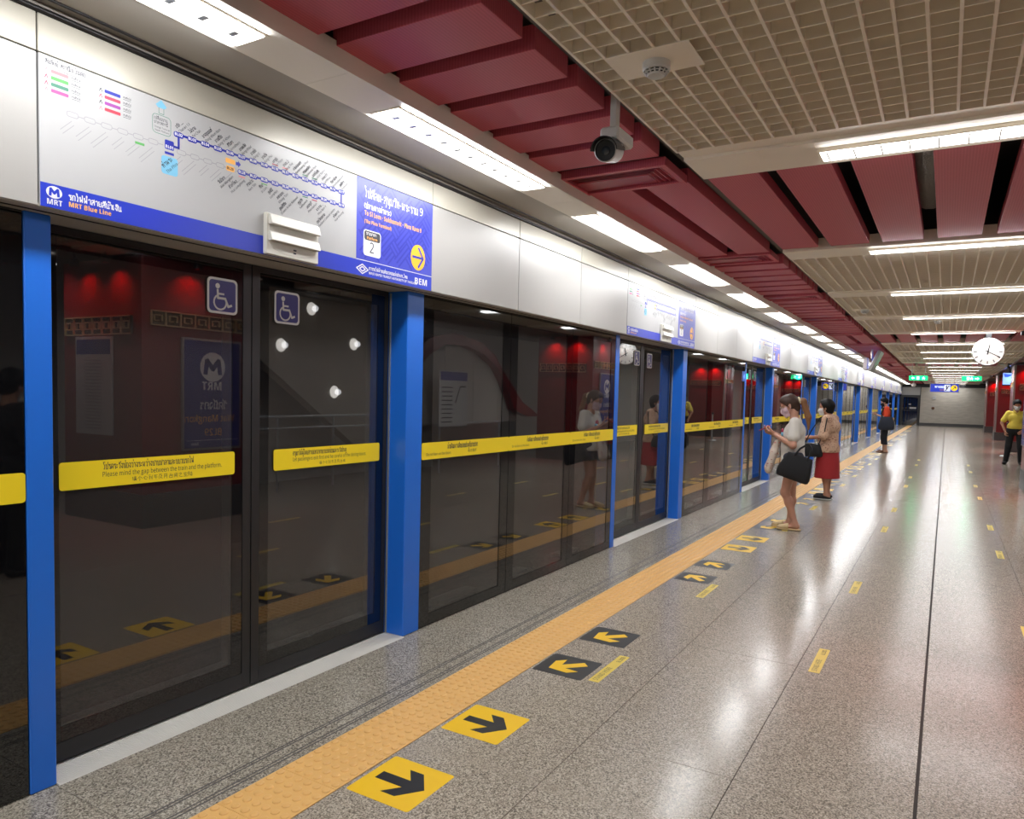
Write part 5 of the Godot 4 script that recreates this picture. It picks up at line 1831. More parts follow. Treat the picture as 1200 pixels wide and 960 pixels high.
# ------------------------------------------------------------------ people
# bones [a, b, ra, rb, squash]: tapered capsules joined by a smooth minimum, meshed as surface nets; planes [n, d] cut away n.p > d
func sdf(bones: Array, cell: float, k: float, planes := []) -> MB:
	var lo := Vector3.ONE * 1e9
	var hi := -lo
	for b in bones:
		var r := maxf(b[2], b[3]) + cell * 3.0 + k * 0.5
		for e in [b[0], b[1]]:
			lo = lo.min(e - Vector3.ONE * r)
			hi = hi.max(e + Vector3.ONE * r)
	var nx := int((hi.x - lo.x) / cell) + 2
	var ny := int((hi.y - lo.y) / cell) + 2
	var nz := int((hi.z - lo.z) / cell) + 2
	var f := PackedFloat32Array()
	f.resize(nx * ny * nz)
	f.fill(9.0)
	for b in bones:
		var a: Vector3 = b[0]
		var ab: Vector3 = b[1] - b[0]
		var l2 := maxf(ab.length_squared(), 1e-9)
		var ra: float = b[2]
		var dr: float = b[3] - b[2]
		var sq: Vector3 = b[4] if b.size() > 4 else Vector3.ONE
		var r := maxf(b[2], b[3]) + cell * 2.5 + k
		var p0: Vector3 = ((a.min(b[1]) - Vector3.ONE * r - lo) / cell).floor().max(Vector3.ZERO)
		var p1: Vector3 = ((a.max(b[1]) + Vector3.ONE * r - lo) / cell).ceil().min(Vector3(nx - 1, ny - 1, nz - 1))
		for z in range(int(p0.z), int(p1.z) + 1):
			for y in range(int(p0.y), int(p1.y) + 1):
				var row := (z * ny + y) * nx
				for x in range(int(p0.x), int(p1.x) + 1):
					var p := lo + Vector3(x, y, z) * cell - a
					var t := clampf(p.dot(ab) / l2, 0.0, 1.0)
					var d := ((p - ab * t) * sq).length() - ra - dr * t
					var o := f[row + x]
					var h := clampf(0.5 + 0.5 * (o - d) / k, 0.0, 1.0)
					f[row + x] = lerpf(o, d, h) - k * h * (1.0 - h)
	if planes.size():
		for z in nz:
			for y in ny:
				for x in nx:
					var i := (z * ny + y) * nx + x
					if f[i] < 1.0:
						var p := lo + Vector3(x, y, z) * cell
						for q in planes:
							f[i] = maxf(f[i], q[0].dot(p) - q[1])
	# surface nets
	var verts := PackedVector3Array()
	var nors := PackedVector3Array()
	var id := PackedInt32Array()
	id.resize(f.size())
	id.fill(-1)
	var sx := 1
	var sy := nx
	var sz := nx * ny
	var corner := [0, sx, sy, sx + sy, sz, sx + sz, sy + sz, sx + sy + sz]
	var off := [Vector3(0, 0, 0), Vector3(1, 0, 0), Vector3(0, 1, 0), Vector3(1, 1, 0), Vector3(0, 0, 1), Vector3(1, 0, 1), Vector3(0, 1, 1), Vector3(1, 1, 1)]
	var edges := [[0, 1], [2, 3], [4, 5], [6, 7], [0, 2], [1, 3], [4, 6], [5, 7], [0, 4], [1, 5], [2, 6], [3, 7]]
	for z in nz - 1:
		for y in ny - 1:
			for x in nx - 1:
				var i := (z * ny + y) * nx + x
				var v0 := f[i]
				if v0 > cell * 4.0 or v0 < -cell * 4.0:
					continue
				var mask := 0
				for c in 8:
					if f[i + corner[c]] < 0.0:
						mask |= 1 << c
				if mask == 0 or mask == 255:
					continue
				var s := Vector3.ZERO
				var cnt := 0
				for e in edges:
					var a: float = f[i + corner[e[0]]]
					var b: float = f[i + corner[e[1]]]
					if (a < 0.0) != (b < 0.0):
						s += off[e[0]].lerp(off[e[1]], a / (a - b))
						cnt += 1
				id[i] = verts.size()
				verts.append(lo + (Vector3(x, y, z) + s / cnt) * cell)
				var g := Vector3(f[i + sx] - f[i] + f[i + sx + sy + sz] - f[i + sy + sz], f[i + sy] - f[i] + f[i + sx + sy + sz] - f[i + sx + sz], f[i + sz] - f[i] + f[i + sx + sy + sz] - f[i + sx + sy])
				nors.append(g.normalized() if g.length_squared() > 1e-12 else Vector3.UP)
	var m := MB.new()
	for z in range(1, nz - 1):
		for y in range(1, ny - 1):
			for x in range(1, nx - 1):
				var i := (z * ny + y) * nx + x
				var inside := f[i] < 0.0
				for e in [[sx, sy, sz], [sy, sx, sz], [sz, sx, sy]]:
					if (f[i + e[0]] < 0.0) == inside:
						continue
					var a := id[i]
					var b := id[i - e[1]]
					var c := id[i - e[1] - e[2]]
					var d := id[i - e[2]]
					if a < 0 or b < 0 or c < 0 or d < 0:
						continue
					m.smooth(verts[a], verts[b], verts[c], nors[a], nors[b], nors[c])
					m.smooth(verts[a], verts[c], verts[d], nors[a], nors[c], nors[d])
	return m

func grown(bones: Array, by: float) -> Array:
	var out := []
	for b in bones:
		var c: Array = b.duplicate()
		c[2] += by
		c[3] += by
		out.append(c)
	return out

# hand: wrist, direction of the forearm, direction the palm faces, curl of the fingers, side that the thumb is on
func hand_bones(w: Vector3, dir: Vector3, palm: Vector3, curl: float, thumb: float, k := 1.0) -> Array:
	dir = dir.normalized()
	palm = (palm - dir * palm.dot(dir)).normalized()
	var side := dir.cross(palm) * thumb
	var out := []
	var lens := [0.068, 0.078, 0.073, 0.058]
	for i in 4:
		var s := side * (0.028 - i * 0.0185) * k
		var kn := w + dir * 0.085 * k + s - palm * 0.004
		out.append([w + dir * 0.012 * k + s * 0.6, kn, 0.0125 * k, 0.0115 * k])
		var p := kn
		var a := curl * (0.8 + 0.1 * i)
		for j in 3:
			a += curl * (0.25 if j == 0 else 0.75)
			var l: float = lens[i] * k * [0.45, 0.32, 0.26][j]
			var q := p + (dir * cos(a) + palm * sin(a)) * l
			out.append([p, q, 0.0092 * k - j * 0.0008, 0.0085 * k - j * 0.0008])
			p = q
	var t0 := w + dir * 0.03 * k + side * 0.03 * k
	var t1 := t0 + (side * 0.55 + dir * 0.75 + palm * 0.25).normalized() * 0.04 * k
	var t2 := t1 + (side * 0.15 + dir * 0.8 + palm * (0.35 + curl * 0.4)).normalized() * 0.032 * k
	out.append([w + dir * 0.015 * k + side * 0.015 * k, t0, 0.014 * k, 0.013 * k])
	out.append([t0, t1, 0.0125 * k, 0.0105 * k])
	out.append([t1, t2, 0.01 * k, 0.0085 * k])
	return out

func head_bones(c: Vector3, b: Basis) -> Array:
	var p := func(x: float, y: float, z: float) -> Vector3: return c + b * Vector3(x, y, z)
	var o := [[p.call(0, 0.03, -0.02), p.call(0, 0.028, 0.012), 0.082, 0.08, Vector3(1.1, 1, 1)],
		[p.call(0, -0.02, 0.03), p.call(0, -0.08, 0.05), 0.062, 0.034, Vector3(1.02, 1, 1)],
		[p.call(0, 0.0, 0.086), p.call(0, -0.03, 0.103), 0.009, 0.013],
		[p.call(0, -0.064, 0.083), p.call(0, -0.06, 0.085), 0.014, 0.014, Vector3(0.6, 1.6, 1)],
		[p.call(0, -0.1, 0.062), p.call(0, -0.098, 0.066), 0.02, 0.018],
		[p.call(-0.034, 0.018, 0.074), p.call(0.034, 0.018, 0.074), 0.018, 0.018],
		[p.call(-0.05, -0.03, 0.05), p.call(-0.035, -0.05, 0.06), 0.026, 0.02],
		[p.call(0.05, -0.03, 0.05), p.call(0.035, -0.05, 0.06), 0.026, 0.02]]
	for s in [-1.0, 1.0]:
		o.append([p.call(s * 0.078, 0.008, -0.008), p.call(s * 0.079, -0.03, 0.0), 0.016, 0.012, Vector3(1.7, 1, 0.9)])
	return o

# the whole naked figure from its joints; returns the body mesh
func body_mesh(j: Dictionary, fat: float) -> MB:
	var bones := [
		[j.chest + Vector3(-0.06, 0, 0), j.chest + Vector3(0.06, 0, 0), 0.1 * fat, 0.1 * fat],
		[j.chest, j.waist, 0.105 * fat, 0.092 * fat], [j.waist, j.pelvis, 0.095 * fat, 0.11 * fat],
		[j.pelvis + Vector3(-0.06, 0, 0), j.pelvis + Vector3(0.06, 0, 0), 0.1 * fat, 0.1 * fat],
		[j.shL, j.shR, 0.05, 0.05], [j.neck + Vector3(0, -0.04, 0), j.head + j.tilt * Vector3(0, -0.07, -0.02), 0.054, 0.05]]
	for s in ["L", "R"]:
		bones.append([j["hip" + s], j["knee" + s], 0.076 * fat, 0.05])
		var mid: Vector3 = j["knee" + s].lerp(j["ankle" + s], 0.3) + Vector3(0, 0, -0.012)
		bones.append([j["knee" + s], mid, 0.047, 0.05])
		bones.append([mid, j["ankle" + s], 0.049, 0.032])
		bones.append([j["ankle" + s] + Vector3(0, -0.03, -0.025), j["toe" + s], 0.032, 0.022, Vector3(0.85, 1.25, 1)])
		bones.append([j["ankle" + s], j["ankle" + s] + Vector3(0, -0.035, -0.02), 0.034, 0.03])
		bones.append([j["sh" + s], j["el" + s], 0.045, 0.036])
		bones.append([j["el" + s], j["wr" + s], 0.037, 0.025])
	var m := sdf(bones, 0.0125, 0.03)
	var hd := head_bones(j.head, j.tilt)
	hd.append([j.neck, j.head + j.tilt * Vector3(0, -0.07, -0.02), 0.05, 0.048])
	m.add(sdf(hd, 0.0055, 0.018), Transform3D())
	for s in ["L", "R"]:
		var h: Array = j["hand" + s]
		var hb := hand_bones(j["wr" + s], h[0], h[1], h[2], h[3])
		hb.append([j["wr" + s].lerp(j["el" + s], 0.12), j["wr" + s], 0.026, 0.022])
		m.add(sdf(hb, 0.0042, 0.008), Transform3D())
	return m

func face(t: Node3D, j: Dictionary, mask: Material, hair: Material) -> void:
	var c: Vector3 = j.head
	var b: Basis = j.tilt
	for s in [-1.0, 1.0]:
		var m := MB.new()
		m.ball(c + b * Vector3(s * 0.031, -0.002, 0.083), Vector3(0.0125, 0.0075, 0.009), 10, 6)
		var e := part(t, "eye", m, M["eye white"])
		m = MB.new()
		m.ball(c + b * Vector3(s * 0.031, -0.003, 0.09), Vector3(0.0058, 0.006, 0.004), 8, 6)
		part(e, "iris", m, M["eye dark"])
		m = MB.new()
		m.tube([c + b * Vector3(s * 0.014, 0.024, 0.094), c + b * Vector3(s * 0.032, 0.029, 0.09), c + b * Vector3(s * 0.05, 0.022, 0.078)], 0.0035, 0.0025, 6)
		part(t, "eyebrow", m, hair)
	# folded face mask over nose and chin, with ear loops
	var up := b * Vector3.UP
	var fw := b * Vector3(0, 0, 1)
	var mb := grown([[c + b * Vector3(0, -0.02, 0.03), c + b * Vector3(0, -0.09, 0.055), 0.062, 0.042, Vector3(1.0, 1, 1)], [c + b * Vector3(0, -0.02, 0.09), c + b * Vector3(0, -0.05, 0.1), 0.012, 0.016], [c + b * Vector3(-0.04, -0.04, 0.055), c + b * Vector3(0.04, -0.04, 0.055), 0.026, 0.026]], 0.012)
	part(t, "face_mask", sdf(mb, 0.006, 0.02, [[up, up.dot(c) - 0.012], [-up, -up.dot(c) + 0.125], [-fw, -fw.dot(c) - 0.035]]), mask)
	var lp := MB.new()
	for s in [-1.0, 1.0]:
		lp.tube([c + b * Vector3(s * 0.062, -0.025, 0.045), c + b * Vector3(s * 0.086, 0.0, 0.0), c + b * Vector3(s * 0.084, -0.035, -0.008), c + b * Vector3(s * 0.055, -0.085, 0.045)], 0.002, 0.002, 5)
	part(t, "ear_loops", lp, mask)

func tilt(deg: float, yaw := 0.0) -> Basis:
	return Basis(Vector3.UP, deg_to_rad(yaw)) * Basis(Vector3.RIGHT, deg_to_rad(deg))

func build_people() -> void:
	var V := func(x: float, y: float, z: float) -> Vector3: return Vector3(x, y, z)
	# ---------- woman with phone
	var t := thing("person", "person in a white T-shirt and pink mask looking down at a phone, with a ponytail", "person", Vector3(-1.53, 0, -9.08))
	t.rotation.y = deg_to_rad(-84)
	var j := {
		"pelvis": V.call(0, 0.84, -0.02), "waist": V.call(0, 0.99, -0.015), "chest": V.call(0, 1.15, -0.02), "neck": V.call(0, 1.30, -0.01), "head": V.call(0, 1.465, 0.055), "tilt": tilt(24),
		"hipL": V.call(0.085, 0.82, -0.01), "kneeL": V.call(0.085, 0.44, 0.055), "ankleL": V.call(0.085, 0.085, -0.065), "toeL": V.call(0.085, 0.035, 0.09),
		"hipR": V.call(-0.085, 0.82, -0.02), "kneeR": V.call(-0.08, 0.44, 0.0), "ankleR": V.call(-0.08, 0.085, 0.0), "toeR": V.call(-0.08, 0.035, 0.165),
		"shL": V.call(0.155, 1.265, -0.02), "elL": V.call(0.21, 1.0, -0.015), "wrL": V.call(0.075, 1.115, 0.2),
		"shR": V.call(-0.155, 1.265, -0.02), "elR": V.call(-0.2, 1.01, 0.02), "wrR": V.call(-0.045, 1.125, 0.225),
		"handL": [V.call(-0.3, 0.35, 0.85), V.call(-0.6, 0.7, -0.1), 0.5, -1.0], "handR": [V.call(0.3, 0.3, 0.85), V.call(0.6, 0.7, -0.1), 0.5, 1.0]}
	part(t, "body", body_mesh(j, 0.98), M["skin light"])
	face(t, j, M["mask pink"], M["hair brown"])
	var c: Vector3 = j.head
	var b: Basis = j.tilt
	var fw := b * Vector3(0, 0, 1)
	var hairb := grown([[c + b * V.call(0, 0.032, -0.02), c + b * V.call(0, 0.034, 0.014), 0.084, 0.083, Vector3(1.06, 1, 1)], [c + b * V.call(0, 0.0, -0.05), c + b * V.call(0, -0.06, -0.055), 0.06, 0.04]], 0.011)
	var cut := (fw * 0.86 - b * Vector3.UP * 0.62).normalized()
	part(t, "hair", sdf(hairb, 0.006, 0.02, [[cut, cut.dot(c) + 0.028]]), M["hair brown"])
	var pony := sdf([[c + b * V.call(0, 0.005, -0.115), c + b * V.call(0, -0.02, -0.155), 0.026, 0.036], [c + b * V.call(0, -0.02, -0.155), V.call(0, 1.33, -0.155), 0.036, 0.034], [V.call(0, 1.33, -0.155), V.call(0.0, 1.19, -0.165), 0.033, 0.012]], 0.007, 0.02)
	part(t, "ponytail", pony, M["hair ponytail"])
	var m := MB.new()
	for i in 8:
		var a := TAU * i / 8
		m.ball(c + b * (V.call(0, 0.006, -0.122) + Vector3(cos(a), sin(a), 0) * 0.028), Vector3(0.017, 0.017, 0.015), 8, 6)
	part(t, "hair_band", m, M["scrunchie"])
	m = MB.new()
	for s in [-1.0, 1.0]:
		var ring := []
		for i in 15:
			var a := TAU * i / 14
			ring.append(c + b * V.call(s * 0.033 + cos(a) * 0.026, -0.004 + sin(a) * 0.02, 0.106))
		m.tube(ring, 0.0016, 0.0016, 5, false)
		m.tube([c + b * V.call(s * 0.059, 0.0, 0.105), c + b * V.call(s * 0.083, 0.0, 0.0)], 0.0016, 0.0016, 5)
	part(t, "glasses", m, M["pier steel"])
	var tee := [[j.chest + V.call(-0.075, 0.02, 0.0), j.chest + V.call(0.075, 0.02, 0.0), 0.108, 0.108], [j.chest + V.call(-0.05, -0.03, 0.03), j.chest + V.call(0.05, -0.03, 0.03), 0.1, 0.1], [j.chest, V.call(0, 0.98, 0.0), 0.118, 0.124], [V.call(-0.05, 0.98, 0.0), V.call(0.05, 0.98, 0.0), 0.115, 0.115], [V.call(-0.06, 0.8, -0.01), V.call(0.06, 0.8, -0.01), 0.125, 0.125], [V.call(0, 0.98, 0), V.call(0, 0.8, -0.01), 0.128, 0.135], [j.shL + V.call(-0.02, -0.005, 0), j.shR + V.call(0.02, -0.005, 0), 0.06, 0.06]]
	for s in ["L", "R"]:
		tee.append([j["sh" + s], j["sh" + s].lerp(j["el" + s], 0.62), 0.058, 0.068])
	part(t, "shirt", sdf(tee, 0.01, 0.022, [[Vector3.DOWN, -0.775], [Vector3(0, 0.97, 0.24), 1.297]]), M["tee white"])
	m = MB.new()
	for q in [["ink maroon", 0.0, 1.16, 0.045], ["ink sky", 0.02, 1.12, 0.04], ["ink orange", -0.03, 1.12, 0.04], ["ink purple", 0.0, 1.09, 0.035]]:
		var mm := MB.new()
		mm.ball(V.call(q[1] + 0.035, q[2], 0.118), Vector3(q[3], q[3] * 0.7, 0.014), 10, 6)
		part(t, "chest_print", mm, M[q[0]])
	var shorts := [[j.pelvis + V.call(-0.065, 0, 0), j.pelvis + V.call(0.065, 0, 0), 0.118, 0.118], [j.hipL, j.hipL.lerp(j.kneeL, 0.45), 0.098, 0.085], [j.hipR, j.hipR.lerp(j.kneeR, 0.45), 0.098, 0.085]]
	part(t, "shorts", sdf(shorts, 0.012, 0.03, [[Vector3.DOWN, -0.65], [Vector3.UP, 0.92]]), M["denim dark"])
	for s in ["L", "R"]:
		var a: Vector3 = j["ankle" + s]
		var e: Vector3 = j["toe" + s]
		m = sdf([[V.call(a.x, 0.012, a.z - 0.04), V.call(e.x, 0.012, e.z + 0.005), 0.036, 0.04, Vector3(1, 2.8, 1)]], 0.005, 0.01)
		var sh := part(t, "slipper", m, M["slipper straw"])
		m = sdf([[V.call(a.x, 0.045, lerpf(a.z, e.z, 0.45)), V.call(e.x, 0.032, e.z), 0.046, 0.036, Vector3(1, 1.25, 1)]], 0.006, 0.01, [[Vector3.DOWN, -0.012], [Vector3(0, 0, -1), -lerpf(a.z, e.z, 0.42)]])
		part(sh, "upper", m, M["slipper straw"])
	var xf := t.transform
	# phone in her hands
	var ph := thing("smartphone", "red cased phone held by the person in the white T-shirt", "phone", xf * V.call(0.012, 1.185, 0.315))
	ph.rotation.y = t.rotation.y
	var pu := Node3D.new()
	pu.name = "phone_body"
	ph.add_child(pu)
	pu.rotation.x = deg_to_rad(-62)
	m = MB.new()
	m.cbox(Vector3(-0.036, -0.075, -0.005), Vector3(0.036, 0.075, 0.005), 0.004)
	part(pu, "case", m, M["phone red"])
	m = MB.new()
	m.box(Vector3(-0.032, -0.07, -0.0064), Vector3(0.032, 0.07, -0.005))
	part(pu, "screen", m, M["black plastic"])
	tote(xf, Vector3(0.29, 0.0, -0.02), t.rotation.y)
	# pale printed cloth bag in front of her
	var cb := thing("cloth_bag", "pale printed cloth bag hanging in front of the person in the white T-shirt", "bag", xf * V.call(0.06, 0.69, 0.2))
	cb.rotation.y = t.rotation.y
	m = sdf([[V.call(0, 0.34, -0.03), V.call(0, 0.22, 0.0), 0.03, 0.05, Vector3(1.2, 1, 1)], [V.call(-0.03, 0.2, 0.0), V.call(-0.04, 0.03, 0.06), 0.055, 0.06, Vector3(1, 1, 1.3)], [V.call(0.03, 0.2, 0.0), V.call(0.04, 0.02, 0.05), 0.055, 0.06, Vector3(1, 1, 1.3)]], 0.009, 0.03)
	part(cb, "cloth", m, M["cloth print"])

	# ---------- older woman in a print blouse
	t = thing("person", "person with short black hair in a printed beige blouse and long red skirt", "person", Vector3(-1.56, 0, -12.25))
	t.rotation.y = deg_to_rad(-100)
	j = {
		"pelvis": V.call(0, 0.82, -0.02), "waist": V.call(0, 0.97, -0.02), "chest": V.call(0, 1.13, -0.03), "neck": V.call(0, 1.27, -0.01), "head": V.call(0, 1.425, 0.04), "tilt": tilt(6, 8),
		"hipL": V.call(0.085, 0.8, -0.02), "kneeL": V.call(0.085, 0.43, 0.0), "ankleL": V.call(0.09, 0.085, -0.05), "toeL": V.call(0.1, 0.035, 0.1),
		"hipR": V.call(-0.085, 0.8, -0.02), "kneeR": V.call(-0.08, 0.43, 0.0), "ankleR": V.call(-0.09, 0.085, -0.01), "toeR": V.call(-0.1, 0.035, 0.14),
		"shL": V.call(0.165, 1.24, -0.03), "elL": V.call(0.225, 0.98, -0.01), "wrL": V.call(0.13, 0.945, 0.215),
		"shR": V.call(-0.165, 1.24, -0.03), "elR": V.call(-0.215, 0.98, 0.0), "wrR": V.call(-0.07, 0.95, 0.2),
		"handL": [V.call(-0.5, 0.1, 0.85), V.call(-0.5, -0.8, -0.2), 0.6, -1.0], "handR": [V.call(0.5, 0.05, 0.85), V.call(0.3, -0.9, -0.1), 0.6, 1.0]}
	part(t, "body", body_mesh(j, 1.08), M["skin tan"])
	face(t, j, M["mask white"], M["hair black"])
	c = j.head
	b = j.tilt
	fw = b * Vector3(0, 0, 1)
	cut = (fw * 0.9 - b * Vector3.UP * 0.42).normalized()
	hairb = grown([[c + b * V.call(0, 0.034, -0.022), c + b * V.call(0, 0.034, 0.014), 0.086, 0.083, Vector3(1.04, 1, 1)], [c + b * V.call(0, 0.01, -0.05), c + b * V.call(0, -0.05, -0.045), 0.07, 0.052, Vector3(0.95, 1, 1)]], 0.014)
	part(t, "hair", sdf(hairb, 0.006, 0.025, [[cut, cut.dot(c) + 0.03]]), M["hair black"])
	tee = [[j.chest + V.call(-0.08, 0.0, -0.005), j.chest + V.call(0.08, 0.0, -0.005), 0.128, 0.128], [j.chest, V.call(0, 0.95, -0.01), 0.135, 0.145], [V.call(-0.06, 0.78, -0.02), V.call(0.06, 0.78, -0.02), 0.148, 0.148], [V.call(0, 0.95, -0.01), V.call(0, 0.78, -0.02), 0.145, 0.15], [j.shL, j.shR, 0.072, 0.072]]
	for s in ["L", "R"]:
		tee.append([j["sh" + s], j["sh" + s].lerp(j["el" + s], 0.92), 0.066, 0.082])
	part(t, "blouse", sdf(tee, 0.011, 0.03, [[Vector3.DOWN, -0.735], [Vector3(0, 0.97, 0.24), 1.275]]), M["blouse print"])
	var skirt := MB.new()
	skirt.lathe([Vector2(0.13, 0.9), Vector2(0.165, 0.78), Vector2(0.19, 0.6), Vector2(0.205, 0.34), Vector2(0.2, 0.335), Vector2(0.17, 0.5)], V.call(0, 0, -0.02), Vector3(1.05, 0, 0), Vector3.UP, Vector3(0, 0, 0.88), 32)
	part(t, "skirt", skirt, M["skirt red"])
	for s in ["L", "R"]:
		var a: Vector3 = j["ankle" + s]
		var e: Vector3 = j["toe" + s]
		m = sdf([[V.call(a.x, 0.045, a.z - 0.035), V.call(e.x, 0.035, e.z), 0.044, 0.042, Vector3(0.95, 1.2, 1)]], 0.006, 0.01, [[Vector3.DOWN, -0.016], [Vector3(0, 0.9, -0.3), 0.072]])
		var sh := part(t, "shoe", m, M["shoe black"])
		m = sdf([[V.call(a.x, 0.01, a.z - 0.04), V.call(e.x, 0.01, e.z + 0.004), 0.044, 0.044, Vector3(1, 3.4, 1)]], 0.005, 0.01)
		part(sh, "sole", m, M["shoe sole"])
	xf = t.transform
	var hb := thing("handbag", "black soft handbag on the forearm of the person in the printed blouse", "bag", xf * V.call(0.2, 0.66, 0.16))
	hb.rotation.y = t.rotation.y
	m = MB.new()
	m.loft([[0.0, 0.04, 0.13, 0.035, 0, 0.0], [0.015, 0.062, 0.158, 0.05, 0, 0.0], [0.07, 0.07, 0.17, 0.055, 0, 0.01], [0.15, 0.055, 0.155, 0.045, 0, 0.02], [0.205, 0.03, 0.13, 0.025, 0, 0.02], [0.215, 0.012, 0.12, 0.01, 0, 0.02]])
	part(hb, "bag_body", m, M["bag black"])
	m = MB.new()
	m.tube([V.call(0.05, 0.2, -0.11), V.call(0.08, 0.4, -0.2), V.call(0.04, 0.6, -0.215), V.call(-0.02, 0.645, -0.17), V.call(-0.06, 0.6, -0.08), V.call(-0.06, 0.4, 0.04), V.call(-0.02, 0.2, 0.12)], 0.008, 0.008, 8)
	part(hb, "strap", m, M["bag black"])
	m = MB.new()
	m.tube([V.call(0.055, 0.2, -0.1), V.call(0.06, 0.215, 0.0), V.call(0.05, 0.2, 0.12)], 0.003, 0.003, 6)
	part(hb, "zip", m, M["steel trim"])

	# ---------- far person in orange
	t = thing("person", "person in an orange T-shirt and black mask holding a phone further along the doors", "person", Vector3(-1.58, 0, -24.9))
	t.rotation.y = deg_to_rad(-82)
	j = {
		"pelvis": V.call(0, 0.9, -0.02), "waist": V.call(0, 1.06, -0.02), "chest": V.call(0, 1.22, -0.02), "neck": V.call(0, 1.38, -0.01), "head": V.call(0, 1.54, 0.045), "tilt": tilt(20),
		"hipL": V.call(0.09, 0.88, -0.02), "kneeL": V.call(0.09, 0.47, 0.0), "ankleL": V.call(0.09, 0.085, -0.06), "toeL": V.call(0.1, 0.035, 0.11),
		"hipR": V.call(-0.09, 0.88, -0.02), "kneeR": V.call(-0.08, 0.47, 0.02), "ankleR": V.call(-0.09, 0.085, -0.01), "toeR": V.call(-0.1, 0.035, 0.16),
		"shL": V.call(0.18, 1.34, -0.02), "elL": V.call(0.24, 1.06, 0.0), "wrL": V.call(0.12, 1.15, 0.24),
		"shR": V.call(-0.18, 1.34, -0.02), "elR": V.call(-0.3, 1.08, -0.1), "wrR": V.call(-0.18, 1.0, -0.2),
		"handL": [V.call(-0.1, 0.3, 0.9), V.call(-0.5, 0.8, -0.1), 0.4, -1.0], "handR": [V.call(0.7, 0.2, -0.3), V.call(0.1, 0.3, 0.9), 0.4, 1.0]}
	part(t, "body", body_mesh(j, 1.05), M["skin pale"])
	face(t, j, M["mask black"], M["hair black"])
	c = j.head
	b = j.tilt
	fw = b * Vector3(0, 0, 1)
	cut = (fw * 0.8 - b * Vector3.UP * 0.6).normalized()
	hairb = grown([[c + b * V.call(0, 0.036, -0.022), c + b * V.call(0, 0.036, 0.016), 0.086, 0.085, Vector3(1.04, 1, 1)], [c + b * V.call(0, 0.01, -0.05), c + b * V.call(0, -0.03, -0.05), 0.066, 0.046]], 0.014)
	part(t, "hair", sdf(hairb, 0.007, 0.025, [[cut, cut.dot(c) + 0.026]]), M["hair black"])
	tee = [[j.chest + V.call(-0.09, 0.0, 0), j.chest + V.call(0.09, 0.0, 0), 0.125, 0.125], [j.chest, V.call(0, 0.95, -0.01), 0.13, 0.138], [V.call(-0.06, 0.93, -0.02), V.call(0.06, 0.93, -0.02), 0.138, 0.138], [j.shL, j.shR, 0.07, 0.07]]
	for s in ["L", "R"]:
		tee.append([j["sh" + s], j["sh" + s].lerp(j["el" + s], 0.75), 0.06, 0.066])
	part(t, "shirt", sdf(tee, 0.013, 0.03, [[Vector3.DOWN, -0.85], [Vector3(0, 0.97, 0.24), 1.375]]), M["tee orange"])
	trousers(t, j, M["trousers navy"], 0.25, 0.95)
	for s in ["L", "R"]:
		var a: Vector3 = j["ankle" + s]
		var e: Vector3 = j["toe" + s]
		m = sdf([[V.call(a.x, 0.012, a.z - 0.04), V.call(e.x, 0.012, e.z + 0.005), 0.04, 0.044, Vector3(1, 2.6, 1)], [V.call(a.x, 0.05, lerpf(a.z, e.z, 0.55)), V.call(e.x, 0.04, lerpf(a.z, e.z, 0.75)), 0.042, 0.04, Vector3(1, 1.3, 1)]], 0.008, 0.01)
		part(t, "sandal", m, M["sandal brown"])
	xf = t.transform
	var nb := thing("shoulder_bag", "large dark navy shoulder bag on the person in the orange T-shirt", "bag", xf * V.call(0.28, 0.7, -0.02))
	nb.rotation.y = t.rotation.y
	m = MB.new()
	m.loft([[0.0, 0.05, 0.17, 0.045, 0, 0], [0.03, 0.085, 0.215, 0.07, 0, 0], [0.12, 0.095, 0.225, 0.075, 0, 0], [0.24, 0.08, 0.2, 0.06, 0, 0], [0.36, 0.05, 0.17, 0.04, -0.01, 0], [0.4, 0.03, 0.15, 0.025, -0.02, 0]])
	part(nb, "bag_body", m, M["bag navy"])
	m = MB.new()
	m.tube([V.call(-0.02, 0.38, 0.12), V.call(-0.06, 0.5, 0.14), V.call(-0.14, 0.64, 0.1), V.call(-0.17, 0.68, 0.0), V.call(-0.13, 0.6, -0.12), V.call(-0.05, 0.36, -0.12)], 0.022, 0.022, 8)
	part(nb, "strap", m, M["bag black"])
	ph = thing("smartphone", "white phone held by the person in the orange T-shirt", "phone", xf * V.call(0.08, 1.19, 0.34))
	ph.rotation.y = t.rotation.y
	m = MB.new()
	m.cbox(Vector3(-0.036, -0.006, -0.07), Vector3(0.036, 0.006, 0.07), 0.004)
	part(ph, "case", m, M["sign white"])

	# ---------- man in the yellow shirt
	t = thing("person", "person in a yellow polo shirt and black trousers looking down by the red piers", "person", Vector3(1.56, 0, -22.9))
	t.rotation.y = deg_to_rad(4)
